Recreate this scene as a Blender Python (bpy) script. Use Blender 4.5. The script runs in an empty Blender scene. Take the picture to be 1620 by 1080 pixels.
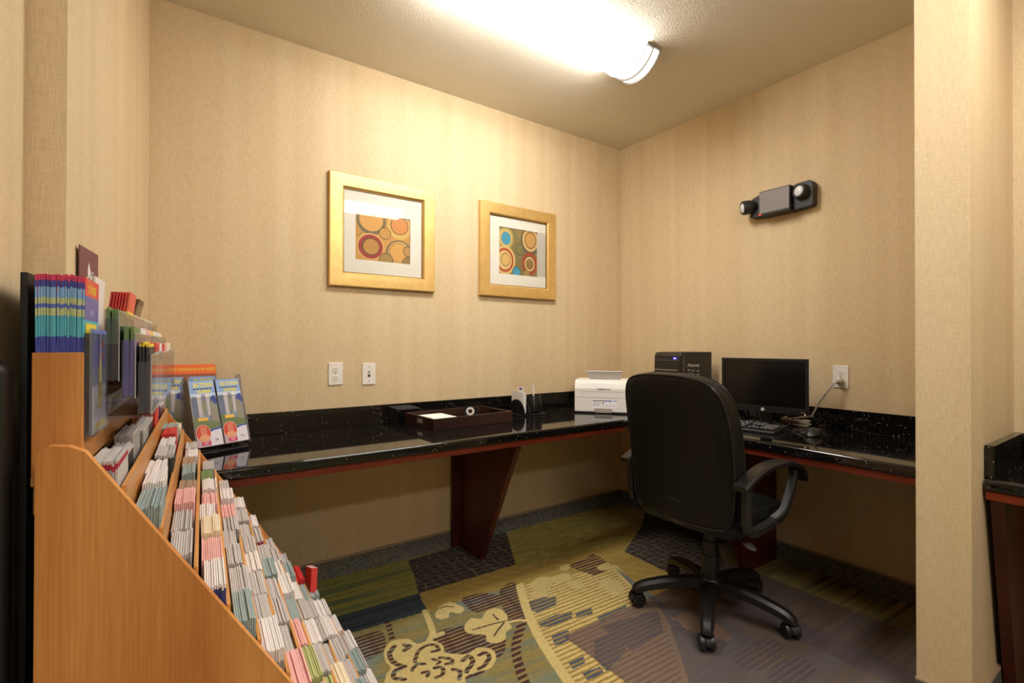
import bpy, bmesh, math, random
import numpy as np
from mathutils import Vector, Matrix, Euler
random.seed(7); RNG = np.random.default_rng(7)
sc = bpy.context.scene
COL = sc.collection
R = math.radians
# ------------------------------------------------------------------ camera (17 mm lens, standing in the lobby)
FPX = 771.508
CAM = np.array([-2.80172, -2.57932, 1.19187])
YAW, PITCH, ROLL = 0.608995527, 0.00623299, 0.001543018
_f = np.array([math.sin(YAW)*math.cos(PITCH), math.cos(YAW)*math.cos(PITCH), math.sin(PITCH)])
_r = np.array([math.cos(YAW), -math.sin(YAW), 0.0]); _u = np.cross(_r, _f)
_r2 = math.cos(ROLL)*_r + math.sin(ROLL)*_u; _u2 = -math.sin(ROLL)*_r + math.cos(ROLL)*_u
def on(px, py, axis, val):
    """where the sight line through a photo pixel meets the plane axis = val"""
    d = _f*FPX + _r2*(px-810) - _u2*(py-540)
    return CAM + d*((val-CAM[axis])/d[axis])
cam_d = bpy.data.cameras.new('camera'); cam = bpy.data.objects.new('camera', cam_d); COL.objects.link(cam)
cam_d.sensor_width = 36; cam_d.lens = FPX*36/1620; cam_d.clip_start = 0.02
rot = Matrix((_r2, _u2, -_f)).transposed()
cam.matrix_world = Matrix.Translation(Vector(CAM)) @ rot.to_4x4()
sc.camera = cam
HC, ZC = 2.675, 0.762          # ceiling, worktop height

# ------------------------------------------------------------------ materials
def lin(c):
    c = [x/255 for x in c]
    return tuple((x/12.92 if x <= .04045 else ((x+.055)/1.055)**2.4) for x in c) + (1,)
MATS = {}
def M(name, col, rough=.5, metal=0., spec=.5, emit=0, coat=0):
    if name in MATS: return MATS[name]
    m = bpy.data.materials.new(name); m.use_nodes = True
    b = m.node_tree.nodes['Principled BSDF']
    b.inputs['Base Color'].default_value = lin(col); b.inputs['Roughness'].default_value = rough
    b.inputs['Metallic'].default_value = metal; b.inputs['Specular IOR Level'].default_value = spec
    if coat: b.inputs['Coat Weight'].default_value = coat; b.inputs['Coat Roughness'].default_value = .1
    if emit:
        b.inputs['Emission Color'].default_value = lin(col); b.inputs['Emission Strength'].default_value = emit
    m.diffuse_color = lin(col); MATS[name] = m
    return m
class NT:
    def __init__(s, m): s.t = m.node_tree; s.b = s.t.nodes['Principled BSDF']
    def n(s, typ, **kw):
        x = s.t.nodes.new(typ)
        for k, v in kw.items():
            if k.startswith('i_'):
                key = k[2:]; key = int(key) if key.isdigit() else key.replace('_', ' ')
                if hasattr(v, 'is_output'): s.t.links.new(v, x.inputs[key])
                else: x.inputs[key].default_value = v
            else: setattr(x, k, v)
        return x
    def link(s, a, b): s.t.links.new(a, b)
    def math(s, op, a, b=0.): return s.n('ShaderNodeMath', operation=op, i_0=a, i_1=b).outputs[0]
    def scaled(s, sx, sy, sz):
        tc = s.n('ShaderNodeTexCoord'); return s.n('ShaderNodeMapping', i_Vector=tc.outputs['Object'], i_Scale=(sx, sy, sz)).outputs[0]
    def noise(s, vec, scale, detail=2., rough=.5, dist=0.):
        return s.n('ShaderNodeTexNoise', i_Vector=vec, i_Scale=scale, i_Detail=detail, i_Roughness=rough, i_Distortion=dist).outputs['Fac']
    def ramp(s, fac, stops):
        r = s.n('ShaderNodeValToRGB', i_Fac=fac); e = r.color_ramp.elements
        while len(e) < len(stops): e.new(.5)
        for x, (p, c) in zip(e, stops): x.position = p; x.color = c if len(c) == 4 else lin(c)
        return r.outputs[0]
    def bump(s, h, strength, dist=.002):
        bp = s.n('ShaderNodeBump', i_Height=h, i_Strength=strength, i_Distance=dist); s.link(bp.outputs[0], s.b.inputs['Normal'])

def wallpaper(name, lo, hi):
    m = M(name, hi, .62, spec=.35); t = NT(m)
    tc = t.n('ShaderNodeTexCoord'); sx = t.n('ShaderNodeSeparateXYZ', i_0=tc.outputs['Object'])
    u = t.math('ADD', sx.outputs[0], sx.outputs[1]); v = sx.outputs[2]
    def nz(a, b, sc_=1., det=2.):
        cv = t.n('ShaderNodeCombineXYZ', i_0=t.math('MULTIPLY', u, a), i_1=t.math('MULTIPLY', v, b)).outputs[0]
        return t.noise(cv, sc_, det)
    warp, weft, band, mott = nz(520, 24), nz(30, 520), nz(13, .25), nz(90, 90)
    s1 = t.math('ADD', t.math('MULTIPLY', warp, .38), t.math('MULTIPLY', weft, .30))
    s2 = t.math('ADD', t.math('MULTIPLY', band, .25), t.math('MULTIPLY', mott, .14))
    f = t.math('ADD', s1, s2)
    t.link(t.ramp(f, [(.36, lo), (.66, hi)]), t.b.inputs['Base Color'])
    t.bump(s1, .18, .001)
    return m
def oak(name, dark, light, axis=2, rough=.35):
    m = M(name, light, rough, spec=.4); t = NT(m)
    sc_ = [7., 7., 7.]; sc_[axis] = 1.1
    v = t.scaled(*sc_)
    big = t.noise(v, 1.0, 2.5, .5, 0.)
    sf = [260., 260., 260.]; sf[axis] = 7.
    fine = t.noise(t.scaled(*sf), 1.0, 3.)
    f = t.math('ADD', t.math('MULTIPLY', big, .74), t.math('MULTIPLY', fine, .26))
    t.link(t.ramp(f, [(.36, dark), (.5, tuple((a+b)/2 for a, b in zip(dark, light))), (.64, light)]), t.b.inputs['Base Color'])
    t.bump(fine, .12, .0006)
    return m

m_wall = wallpaper('wallpaper_linen', (196, 169, 126), (224, 203, 166))
m_ceil = M('ceiling_texture', (230, 222, 206), .9); _t = NT(m_ceil); _t.bump(_t.noise(_t.scaled(1, 1, 1), 120, 3.), .9, .006)
m_base = M('cove_base', (92, 90, 84), .8); _t = NT(m_base)
_t.link(_t.ramp(_t.noise(_t.scaled(1, 1, 1), 60, 4.), [(.35, (74, 74, 70)), (.65, (108, 102, 90))]), _t.b.inputs['Base Color'])
m_basecap = M('cove_base_cap', (150, 126, 98), .7)
m_granite = M('black_granite', (14, 13, 12), .045, spec=.6); _t = NT(m_granite)
_v1 = _t.n('ShaderNodeTexVoronoi', i_Vector=_t.scaled(1, 1, 1), i_Scale=95.)
_sel = _t.n('ShaderNodeSeparateColor', i_0=_v1.outputs['Color'])
_a = _t.math('MULTIPLY', _t.math('LESS_THAN', _v1.outputs['Distance'], .17), _t.math('GREATER_THAN', _sel.outputs[0], .85))
_v2 = _t.n('ShaderNodeTexVoronoi', i_Vector=_t.scaled(1, 1, 1), i_Scale=210.)
_sel2 = _t.n('ShaderNodeSeparateColor', i_0=_v2.outputs['Color'])
_b = _t.math('MULTIPLY', _t.math('LESS_THAN', _v2.outputs['Distance'], .3), _t.math('GREATER_THAN', _sel2.outputs[1], .66))
_c1 = _t.n('ShaderNodeMixRGB', i_Fac=_b, i_Color1=lin((15, 14, 13)), i_Color2=lin((52, 46, 37))).outputs[0]
_c2 = _t.n('ShaderNodeMixRGB', i_Fac=_a, i_Color1=_c1, i_Color2=lin((190, 178, 152))).outputs[0]
_t.link(_c2, _t.b.inputs['Base Color'])
m_cherry = oak('cherry_wood', (92, 32, 17), (132, 50, 27), axis=0, rough=.4)
m_cherryshade = oak('cherry_wood_shaded', (58, 20, 12), (92, 34, 20), axis=2, rough=.4)  # same cherry, darkened: the shade on the desk supports is put into the colour
m_oak = oak('oak_panel', (184, 112, 50), (230, 164, 92), axis=2, rough=.5)
m_oakh = oak('oak_shelf', (184, 122, 60), (222, 164, 96), axis=1)
m_gold = M('gold_leaf_frame', (230, 194, 124), .42, metal=.7); _t = NT(m_gold)
_t.link(_t.ramp(_t.noise(_t.scaled(12, 12, 12), 2., 4.), [(.3, (226, 188, 114)), (.7, (236, 200, 130))]), _t.b.inputs['Base Color'])
m_goldlip = M('gold_frame_lip', (158, 122, 62), .4, metal=.6)
m_matboard = M('white_mat_board', (240, 234, 226), .8)
m_black = M('black_plastic', (22, 21, 20), .38)
m_blacksat = M('black_plastic_satin', (30, 29, 28), .5)
m_leather = M('black_leather', (11, 11, 10), .48, spec=.35); _t = NT(m_leather); _t.bump(_t.noise(_t.scaled(1, 1, 1), 260, 3.), .12, .001)
m_piping = M('black_leather_piping', (26, 25, 24), .3)
m_white = M('white_plastic', (232, 228, 222), .35)
m_plate = M('white_plate', (236, 230, 222), .4)
m_slot = M('socket_slot', (60, 52, 46), .6)
m_darkwood = oak('espresso_wood', (34, 20, 15), (66, 42, 32), axis=0, rough=.4)
m_screen = M('monitor_screen', (16, 15, 14), .16, spec=.5)
m_chrome = M('chrome', (200, 198, 195), .2, metal=1.)
m_greylab = M('grey_label', (128, 122, 118), .5)
m_cable = M('grey_cable', (186, 180, 170), .5)
m_paper = M('white_paper', (240, 238, 234), .8)
m_darkcab = M('dark_stained_board', (22, 18, 15), .55)

def glassy(name, tint, ior=1.45, rough=.02, haze=None):
    m = bpy.data.materials.new(name); m.use_nodes = True; nt = m.node_tree
    nt.nodes.remove(nt.nodes['Principled BSDF']); out = nt.nodes['Material Output']
    tr = nt.nodes.new('ShaderNodeBsdfTransparent'); tr.inputs[0].default_value = lin(tint)
    gl = nt.nodes.new('ShaderNodeBsdfGlossy'); gl.inputs['Roughness'].default_value = rough
    fr = nt.nodes.new('ShaderNodeFresnel'); fr.inputs[0].default_value = ior
    mx = nt.nodes.new('ShaderNodeMixShader'); nt.links.new(fr.outputs[0], mx.inputs[0])
    ge = nt.nodes.new('ShaderNodeNewGeometry'); fm = nt.nodes.new('ShaderNodeMath'); fm.operation = 'SUBTRACT'; fm.inputs[0].default_value = 1; nt.links.new(ge.outputs['Backfacing'], fm.inputs[1])
    f2 = nt.nodes.new('ShaderNodeMath'); f2.operation = 'MULTIPLY'; nt.links.new(fr.outputs[0], f2.inputs[0]); nt.links.new(fm.outputs[0], f2.inputs[1]); nt.links.new(f2.outputs[0], mx.inputs[0])
    base = tr.outputs[0]
    if haze:
        df = nt.nodes.new('ShaderNodeBsdfDiffuse'); df.inputs[0].default_value = lin(haze[0])
        m2 = nt.nodes.new('ShaderNodeMixShader'); m2.inputs[0].default_value = haze[1]
        nt.links.new(tr.outputs[0], m2.inputs[1]); nt.links.new(df.outputs[0], m2.inputs[2]); base = m2.outputs[0]
    nt.links.new(base, mx.inputs[1]); nt.links.new(gl.outputs[0], mx.inputs[2]); nt.links.new(mx.outputs[0], out.inputs[0])
    MATS[name] = m; return m
m_glass = glassy('picture_glass', (250, 250, 248))
m_acryl = glassy('clear_acrylic', (236, 236, 240), haze=((205, 202, 208), .055))
m_edge = M('acrylic_edge', (176, 170, 168), .25)
m_mat = glassy('clear_vinyl_mat', (226, 220, 222), rough=.3, haze=((186, 172, 168), .125))
m_smoke = glassy('smoked_plastic', (176, 174, 170), haze=((70, 68, 66), .16))
m_tape = glassy('tape_dispenser_clear', (170, 168, 164), haze=((120, 118, 116), .08))

# ------------------------------------------------------------------ mesh helpers
class MB:
    """collects shapes and links them as ONE mesh object"""
    def __init__(s): s.v = []; s.f = []; s.mi = []; s.sm = []; s.mats = []
    def m(s, mat):
        if mat not in s.mats: s.mats.append(mat)
        return s.mats.index(mat)
    def add(s, vs, fs, mat, smooth=False, T=None):
        o = len(s.v); k = s.m(mat)
        for p in vs:
            p = Vector(p); s.v.append(tuple(T @ p if T is not None else p))
        for f in fs: s.f.append([i+o for i in f]); s.mi.append(k); s.sm.append(smooth)
        return s
    def box(s, c, d, mat, bevel=0, T=None, seg=2, smooth=None):
        bm = bmesh.new(); bmesh.ops.create_cube(bm, size=1)
        for v in bm.verts: v.co = Vector((c[0]+v.co.x*d[0], c[1]+v.co.y*d[1], c[2]+v.co.z*d[2]))
        if bevel: bmesh.ops.bevel(bm, geom=bm.edges[:], offset=bevel, segments=seg, profile=.5, affect='EDGES')
        s._bm(bm, mat, bool(bevel) if smooth is None else smooth, T); return s
    def _bm(s, bm, mat, smooth, T=None):
        bm.verts.ensure_lookup_table()
        s.add([v.co[:] for v in bm.verts], [[v.index for v in f.verts] for f in bm.faces], mat, smooth, T); bm.free()
    def prism(s, poly, axis, a, b, mat, bevel=0, T=None, seg=2):
        """2-D outline pushed along an axis; poly gives the two other coordinates in x,y,z order"""
        bm = bmesh.new()
        def P(p, h):
            q = list(p); q.insert(axis, h); return q
        va = [bm.verts.new(P(p, a)) for p in poly]; vb = [bm.verts.new(P(p, b)) for p in poly]
        bm.faces.new(va); bm.faces.new(vb[::-1]); n = len(poly)
        for i in range(n): bm.faces.new((va[i], vb[i], vb[(i+1) % n], va[(i+1) % n]))
        bmesh.ops.recalc_face_normals(bm, faces=bm.faces[:])
        if bevel: bmesh.ops.bevel(bm, geom=bm.edges[:], offset=bevel, segments=seg, profile=.5, affect='EDGES', clamp_overlap=True)
        bm.verts.index_update()
        s._bm(bm, mat, bool(bevel), T); return s
    def lathe(s, prof, mat, n=24, T=None, smooth=True):
        vs = []; fs = []
        for r, z in prof:
            for k in range(n):
                a = 2*math.pi*k/n; vs.append((r*math.cos(a), r*math.sin(a), z))
        for i in range(len(prof)-1):
            for k in range(n):
                fs.append((i*n+k, i*n+(k+1) % n, (i+1)*n+(k+1) % n, (i+1)*n+k))
        fs.append(tuple(range(n))[::-1]); fs.append(tuple(range((len(prof)-1)*n, len(prof)*n)))
        s.add(vs, fs, mat, smooth, T); return s
    def tube(s, path, r, mat, n=10, closed=False, sec=None, up=(0, 0, 1)):
        """round tube, or a swept section sec = [(side, up)...] (one per point allowed via callable)"""
        P = [Vector(p) for p in path]; N = len(P); vs = []; fs = []; up = Vector(up)
        for i, p in enumerate(P):
            t = (P[(i+1) % N]-P[i-1]) if closed else (P[min(i+1, N-1)]-P[max(i-1, 0)])
            t.normalize(); sd = t.cross(up)
            if sd.length < 1e-4: sd = t.cross(Vector((1, 0, .01)))
            sd.normalize(); w = sd.cross(t)
            ss = (sec(i/(N-1)) if callable(sec) else sec) if sec else [(r*math.cos(2*math.pi*k/n), r*math.sin(2*math.pi*k/n)) for k in range(n)]
            vs += [tuple(p+sd*a+w*b) for a, b in ss]
        n = len(ss); M_ = N if closed else N-1
        for i in range(M_):
            for k in range(n):
                j = (i+1) % N; fs.append((i*n+k, i*n+(k+1) % n, j*n+(k+1) % n, j*n+k))
        if not closed: fs.append(tuple(range(n))[::-1]); fs.append(tuple(range((N-1)*n, N*n)))
        s.add(vs, fs, mat, True); return s
    def pillow(s, outline, prof, place, mat):
        """padded slab: rings = outline scaled about its centre; prof = [(scale, offset)...]; place(u, v, w) -> point"""
        n = len(outline); cu = sum(p[0] for p in outline)/n; cv = sum(p[1] for p in outline)/n; vs = []; fs = []
        for k, w in prof: vs += [place(cu+(u-cu)*k, cv+(v-cv)*k, w) for u, v in outline]
        for i in range(len(prof)-1):
            for k in range(n): fs.append((i*n+k, i*n+(k+1) % n, (i+1)*n+(k+1) % n, (i+1)*n+k))
        fs.append(tuple(range(n))[::-1]); fs.append(tuple(range((len(prof)-1)*n, len(prof)*n)))
        s.add(vs, fs, mat, True); return s
    def mesh(s, name):
        me = bpy.data.meshes.new(name); me.from_pydata(s.v, [], s.f)
        for m in s.mats: me.materials.append(m)
        me.polygons.foreach_set('material_index', s.mi); me.polygons.foreach_set('use_smooth', s.sm)
        bm = bmesh.new(); bm.from_mesh(me); bmesh.ops.recalc_face_normals(bm, faces=bm.faces[:]); bm.to_mesh(me); bm.free()
        if any(s.sm): me.set_sharp_from_angle(angle=R(38))
        me.update(); return me
    def build(s, name, parent=None, loc=(0, 0, 0), rot=(0, 0, 0)):
        o = bpy.data.objects.new(name, s.mesh(name)); COL.objects.link(o)
        o.location = loc; o.rotation_euler = rot
        if parent is not None: o.parent = parent
        if any(s.sm): wn = o.modifiers.new('weighted_normals', 'WEIGHTED_NORMAL'); wn.keep_sharp = True
        return o
def tag(o, label, cat, group=None, kind=None):
    o['label'] = label; o['category'] = cat
    if group: o['group'] = group
    if kind: o['kind'] = kind
    return o
def thing(name, label, cat, loc=(0, 0, 0), rz=0., group=None):
    o = bpy.data.objects.new(name, None); COL.objects.link(o); o.empty_display_size = .05
    o.location = loc; o.rotation_euler = (0, 0, rz); return tag(o, label, cat, group)
def struct(name, mb, label=None):
    o = mb.build(name); o['kind'] = 'structure'
    if label: o['label'] = label
    return o
def rrect(x0, y0, x1, y1, r, n=5):
    out = []
    for cx, cy, a in ((x1-r, y1-r, 0), (x0+r, y1-r, 90), (x0+r, y0+r, 180), (x1-r, y0+r, 270)):
        for k in range(n+1):
            b = R(a+90*k/n); out.append((cx+r*math.cos(b), cy+r*math.sin(b)))
    return out
def circ(cx, cy, r, n=28, ry=None):
    return [(cx+r*math.cos(2*math.pi*k/n), cy+(ry or r)*math.sin(2*math.pi*k/n)) for k in range(n)]
def clip(poly, x0, y0, x1, y1):
    def cut(P, f, inter):
        out = []
        for i in range(len(P)):
            a, b = P[i-1], P[i]
            if f(b):
                if not f(a): out.append(inter(a, b))
                out.append(b)
            elif f(a): out.append(inter(a, b))
        return out
    def ix(X): return lambda a, b: (X, a[1]+(b[1]-a[1])*(X-a[0])/(b[0]-a[0]))
    def iy(Y): return lambda a, b: (a[0]+(b[0]-a[0])*(Y-a[1])/(b[1]-a[1]), Y)
    for f, it in ((lambda p: p[0] >= x0, ix(x0)), (lambda p: p[0] <= x1, ix(x1)), (lambda p: p[1] >= y0, iy(y0)), (lambda p: p[1] <= y1, iy(y1))):
        if poly: poly = cut(poly, f, it)
    return poly
class Print:
    """flat printed layers on a face: painter's order, each layer a hair in front of the last"""
    def __init__(s, place): s.mb = MB(); s.k = 0; s.place = place
    def poly(s, P, mat, rect=None):
        if rect: P = clip(P, *rect)
        if len(P) < 3: return s
        s.k += 1; s.mb.add([s.place(u, v, s.k*6e-5) for u, v in P], [list(range(len(P)))], mat); return s
    def rect(s, x0, y0, x1, y1, mat): return s.poly([(x0, y0), (x1, y0), (x1, y1), (x0, y1)], mat)
    def text(s, txt, cu, cv, size, mat, sx=1., bold=0., ang=0.):
        s.k += 1
        c = bpy.data.curves.new('t', 'FONT'); c.body = txt; c.size = size; c.align_x = 'CENTER'; c.align_y = 'CENTER'; c.resolution_u = 2; c.offset = bold
        o = bpy.data.objects.new('t', c); COL.objects.link(o)
        bpy.context.view_layer.update()
        me = bpy.data.meshes.new_from_object(o.evaluated_get(bpy.context.evaluated_depsgraph_get()))
        ca, sa = math.cos(ang), math.sin(ang)
        pts = [(v.co.x*sx, v.co.y) for v in me.vertices]
        s.mb.add([s.place(cu+x*ca-y*sa, cv+x*sa+y*ca, s.k*6e-5) for x, y in pts], [list(p.vertices) for p in me.polygons], mat)
        bpy.data.objects.remove(o); bpy.data.curves.remove(c); bpy.data.meshes.remove(me); return s
# ================================================================== SETTING
def slab(x0, x1, y0, y1, z0, z1, mat): return MB().box(((x0+x1)/2, (y0+y1)/2, (z0+z1)/2), (x1-x0, y1-y0, z1-z0), mat)
LOB, YF = -6.0, -5.6
struct('wall_back', slab(-3.3, 0.12, 0, .1, 0, HC, m_wall))
struct('wall_right', slab(0, .12, -2.02, 0, 0, HC, m_wall))
struct('wall_partition', slab(-.766, .12, -2.152, -2.014, 0, HC, m_wall), 'bright papered end of the partition between the two desk alcoves')
struct('wall_alcove', slab(-.19, .12, YF, -2.152, 0, HC, m_wall))
WL = lambda y: -2.885+.0437*y
struct('wall_left', MB().prism([(-2.885, 0), (WL(-1.472), -1.472), (-3.3, -1.472), (-3.3, 0)], 2, 0, HC, m_wall))
struct('wall_lobby', MB().prism([(-2.999, -1.472), (-2.999, -1.665), (LOB, -1.665), (LOB, -1.472)], 2, 0, HC, m_wall))
struct('wall_west', slab(LOB-.1, LOB, YF, -1.472, 0, HC, m_wall))
struct('wall_front', slab(LOB-.1, .12, YF-.1, YF, 0, HC, m_wall))
struct('ceiling', slab(LOB-.1, .12, YF-.1, .1, HC, HC+.05, m_ceil))
BH = .094
def cove(name, P):                          # P: 2-D line the base runs along, room on its right-hand side
    mb = MB()
    for (x0, y0), (x1, y1) in zip(P, P[1:]):
        L = math.hypot(x1-x0, y1-y0); a = math.atan2(y1-y0, x1-x0)
        T = Matrix.Translation((x0, y0, 0)) @ Matrix.Rotation(a, 4, 'Z')
        mb.prism([(-.012, 0.0), (-.012, BH-.004), (-.008, BH-.004), (0, BH-.004), (0, 0)], 0, -.0, L, m_base, T=T)
        mb.prism([(-.013, BH-.004), (-.010, BH+.002), (0, BH+.003), (0, BH-.004)], 0, 0, L, m_basecap, T=T)
    return struct(name, mb)
cove('baseboard_back', [(-2.885, 0), (-.012, 0)])
cove('baseboard_right', [(0, 0), (0, -2.014)])
cove('baseboard_left', [(WL(-1.472), -1.472), (-2.885, 0)])
cove('baseboard_partition', [(-.766, -2.014), (-.766, -2.152), (-.19, -2.152)])

# ------------------------------------------------------------------ carpet: woven pattern drawn on a fine grid of the floor
def axis_lines(lo, hi, flo, fhi, st):
    n = int(round((fhi-flo)/st)); fine = np.linspace(flo, fhi, n+1)
    return np.concatenate([np.linspace(lo, flo, 6)[:-1], fine, np.linspace(fhi, hi, 4)[1:]])
gx = axis_lines(LOB, .12, -2.35, 0.0, .0032); gy = axis_lines(YF, .1, -2.05, 0.0, .0032)
NX, NY = len(gx), len(gy); GX, GY = np.meshgrid(gx, gy)
C = np.zeros((NY, NX, 3))
def hsh(i, s=0): return (np.sin(i*127.1+s*311.7)*43758.5453) % 1.0
def vnoise(x, y, s=0):
    xi, yi = np.floor(x), np.floor(y); fx, fy = x-xi, y-yi; fx = fx*fx*(3-2*fx); fy = fy*fy*(3-2*fy)
    h = lambda a, b: hsh(a+b*57.0, s)
    return (h(xi, yi)*(1-fx)+h(xi+1, yi)*fx)*(1-fy)+(h(xi, yi+1)*(1-fx)+h(xi+1, yi+1)*fx)*fy
def L3(c): return np.array(lin(c)[:3])
def fl(P): return [tuple(on(x, y, 2, 0)[:2]) for x, y in P]
def spline(P, closed=False, n=8):
    P = [np.array(p, float) for p in P]; out = []; N = len(P)
    for i in range(N if closed else N-1):
        g = (lambda k: P[k % N]) if closed else (lambda k: P[min(max(k, 0), N-1)])
        p0, p1, p2, p3 = g(i-1), g(i), g(i+1), g(i+2)
        for k in range(n):
            t = k/n; out.append(tuple(.5*(2*p1+(p2-p0)*t+(2*p0-5*p1+4*p2-p3)*t*t+(3*p1-p0-3*p2+p3)*t**3)))
    if not closed: out.append(tuple(P[-1]))
    return out
def inside(P):
    P = np.array(P); x0, y0 = P.min(0); x1, y1 = P.max(0)
    j = np.where((gx >= x0) & (gx <= x1))[0]; i = np.where((gy >= y0) & (gy <= y1))[0]
    m = np.zeros((NY, NX), bool)
    if not len(i) or not len(j): return m
    X, Y = GX[i[0]:i[-1]+1, j[0]:j[-1]+1], GY[i[0]:i[-1]+1, j[0]:j[-1]+1]; s = np.zeros(X.shape, bool)
    for a, b in zip(P, np.roll(P, -1, 0)):
        if a[1] == b[1]: continue
        s ^= ((a[1] > Y) != (b[1] > Y)) & (X < (b[0]-a[0])*(Y-a[1])/(b[1]-a[1])+a[0])
    m[i[0]:i[-1]+1, j[0]:j[-1]+1] = s; return m
def near(P, w):
    """mask of points within w of a polyline"""
    P = np.array(P); m = np.zeros((NY, NX), bool)
    for a, b in zip(P, P[1:]):
        x0, x1 = sorted((a[0], b[0])); y0, y1 = sorted((a[1], b[1]))
        j = np.where((gx >= x0-w) & (gx <= x1+w))[0]; i = np.where((gy >= y0-w) & (gy <= y1+w))[0]
        if not len(i) or not len(j): continue
        X, Y = GX[i[0]:i[-1]+1, j[0]:j[-1]+1], GY[i[0]:i[-1]+1, j[0]:j[-1]+1]
        d = b-a; t = np.clip(((X-a[0])*d[0]+(Y-a[1])*d[1])/max(d@d, 1e-9), 0, 1)
        m[i[0]:i[-1]+1, j[0]:j[-1]+1] |= (X-a[0]-t*d[0])**2+(Y-a[1]-t*d[1])**2 < w*w
    return m
YR = GY+.035*GX                                  # the stripes run almost along the back wall
def streak(period, s, stretch=.55): return vnoise(GX/stretch, YR/period, s)
def mix(a, b, f): return L3(a)*(1-f[..., None])+L3(b)*f[..., None]
sk = np.clip((streak(.010, 1)+streak(.022, 2))/1.25-.25, 0, 1)
FLOWER = mix((118, 128, 112), (150, 134, 82), np.clip(sk*1.25, 0, 1))
teal = np.clip((vnoise(GX/.28, YR/.16, 5)-.52)*4, 0, 1)[..., None]
FLOWER = FLOWER*(1-.75*teal)+L3((128, 148, 142))*.75*teal
OLIVE = mix((92, 104, 74), (150, 138, 66), np.clip(sk*1.15, 0, 1))
NAVY = mix((44, 54, 62), (70, 80, 84), np.clip(sk, 0, 1))
GOLD = mix((142, 118, 58), (196, 166, 92), (np.sin(YR/.0155*2*math.pi) > .15)*.75+sk*.25)
GOLDB = mix((150, 134, 70), (182, 160, 92), vnoise(GX/.05, YR/.018, 9))
disc_st = (np.sin(YR/.024*2*math.pi+1.5*np.sin(GX*3)) > .25)
CREAM = mix((214, 190, 126), (150, 122, 62), disc_st*.85)
lx, ly = GX/.055+.5*vnoise(GX/.04, GY/.04, 11), YR/.042+.5*vnoise(GX/.04, GY/.04, 12)
lat = ((np.abs(lx % 1-.5) > .44) | (np.abs(ly % 1-.5) > .43) | (np.abs((lx+ly*.7) % 1-.5) > .46))
LATT = mix((66, 56, 52), (150, 138, 116), lat*.62*(.4+.6*vnoise(GX/.02, GY/.02, 13)))
SIDE = mix((98, 92, 62), (166, 146, 84), sk); SIDE = SIDE*(1-.4*teal)+L3((96, 104, 96))*.4*teal
C[:] = FLOWER
def paint(px, tex, is_mask=False, sp=False, closed=True):
    m = px if is_mask else inside(fl(spline(px, True) if sp else px))
    C[m] = tex[m] if getattr(tex, 'ndim', 1) == 3 else L3(tex)
    return m
# --- zones, traced where they lie on the floor
K = spline([(800, 838), (815, 890), (822, 925), (832, 960), (850, 1002), (880, 1050), (912, 1095)])       # left rim of the great disc
K2 = spline([(972, 896), (1000, 926), (1046, 965), (1068, 1012), (1084, 1060), (1100, 1110)])              # its right rim
paint([(800, 846), (1180, 760), (1700, 1180), (912, 1180), (880, 1050), (850, 1002), (832, 960), (822, 925), (815, 890)], FLOWER)
paint([(300, 1020), (300, 960), (500, 919), (645, 884), (656, 912), (663, 939), (500, 985)], OLIVE)
paint([(300, 1040), (500, 984), (663, 938), (668, 952), (677, 966), (510, 1014), (300, 1082)], NAVY)
paint([(645, 886), (720, 864), (803, 840), (812, 880), (818, 893), (662, 938), (656, 912)], LATT)
paint([(663, 938), (818, 892), (823, 922), (677, 966)], GOLD)
paint(K+K2[::-1]+[(968, 880), (1030, 850), (1040, 790), (1000, 780)], CREAM)
paint([(800, 838), (870, 816), (1022, 770), (1040, 800), (1024, 835), (1005, 862), (975, 886), (900, 898), (822, 926), (815, 890)], GOLDB)
paint([(822, 926), (818, 900), (900, 880), (1000, 850), (986, 872), (972, 896), (900, 908)], GOLD)
paint([(1026, 790), (1015, 832), (988, 872), (1058, 906), (1110, 935), (1150, 900), (1110, 800)], LATT)
paint([(988, 872), (1058, 906), (1110, 935), (1060, 972), (1046, 965), (1000, 926), (972, 896)], GOLD)
# strip along the right wall and the violet band, both at fixed x
def xband(x0, x1, tex): m = (GX > x0) & (GX < x1) & (GY < -1.08); C[m] = tex[m]; return m
VIOL = mix((84, 74, 88), (112, 104, 116), sk)
xband(-.57, .05, SIDE); xband(-.72, -.57, VIOL)
# --- motifs
CRM = (214, 192, 128); MAR = (84, 52, 52)
mar = (np.sin(YR/.0225*2*math.pi) > -.35)
def stripes(P, col, dense=mar, sp=True):
    m = inside(fl(spline(P, True) if sp else P)) & dense; C[m] = L3(col)
stripes([(560, 1010), (600, 998), (610, 1012), (606, 1030), (572, 1046), (560, 1030)], MAR)
stripes([(668, 1016), (700, 996), (740, 990), (780, 996), (800, 1010), (790, 1030), (745, 1040), (705, 1030), (690, 1020)], MAR)
stripes([(730, 948), (760, 938), (796, 944), (790, 958), (752, 968)], MAR)
stripes([(790, 935), (806, 922), (820, 926), (830, 958), (838, 980), (806, 984), (794, 955)], MAR)
stripes([(780, 1020), (798, 1012), (798, 1030), (786, 1040)], MAR)
stripes([(690, 1075), (740, 1062), (775, 1050), (765, 1064), (720, 1080)], MAR, sp=False)
for P, w in (([(826, 985), (816, 1025), (824, 1062), (832, 1085)], .019), ([(614, 985), (622, 1015)], .012)):
    m = near(fl(spline(P)), w); C[m] = L3((150, 138, 86)); m &= np.sin(YR/.03*2*math.pi) > -.3; C[m] = L3(MAR)
def blob(P, col=CRM): paint(P, col, sp=True)
def line(P, w, col=CRM): m = near(fl(spline(P)), w); C[m] = L3(col)
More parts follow.
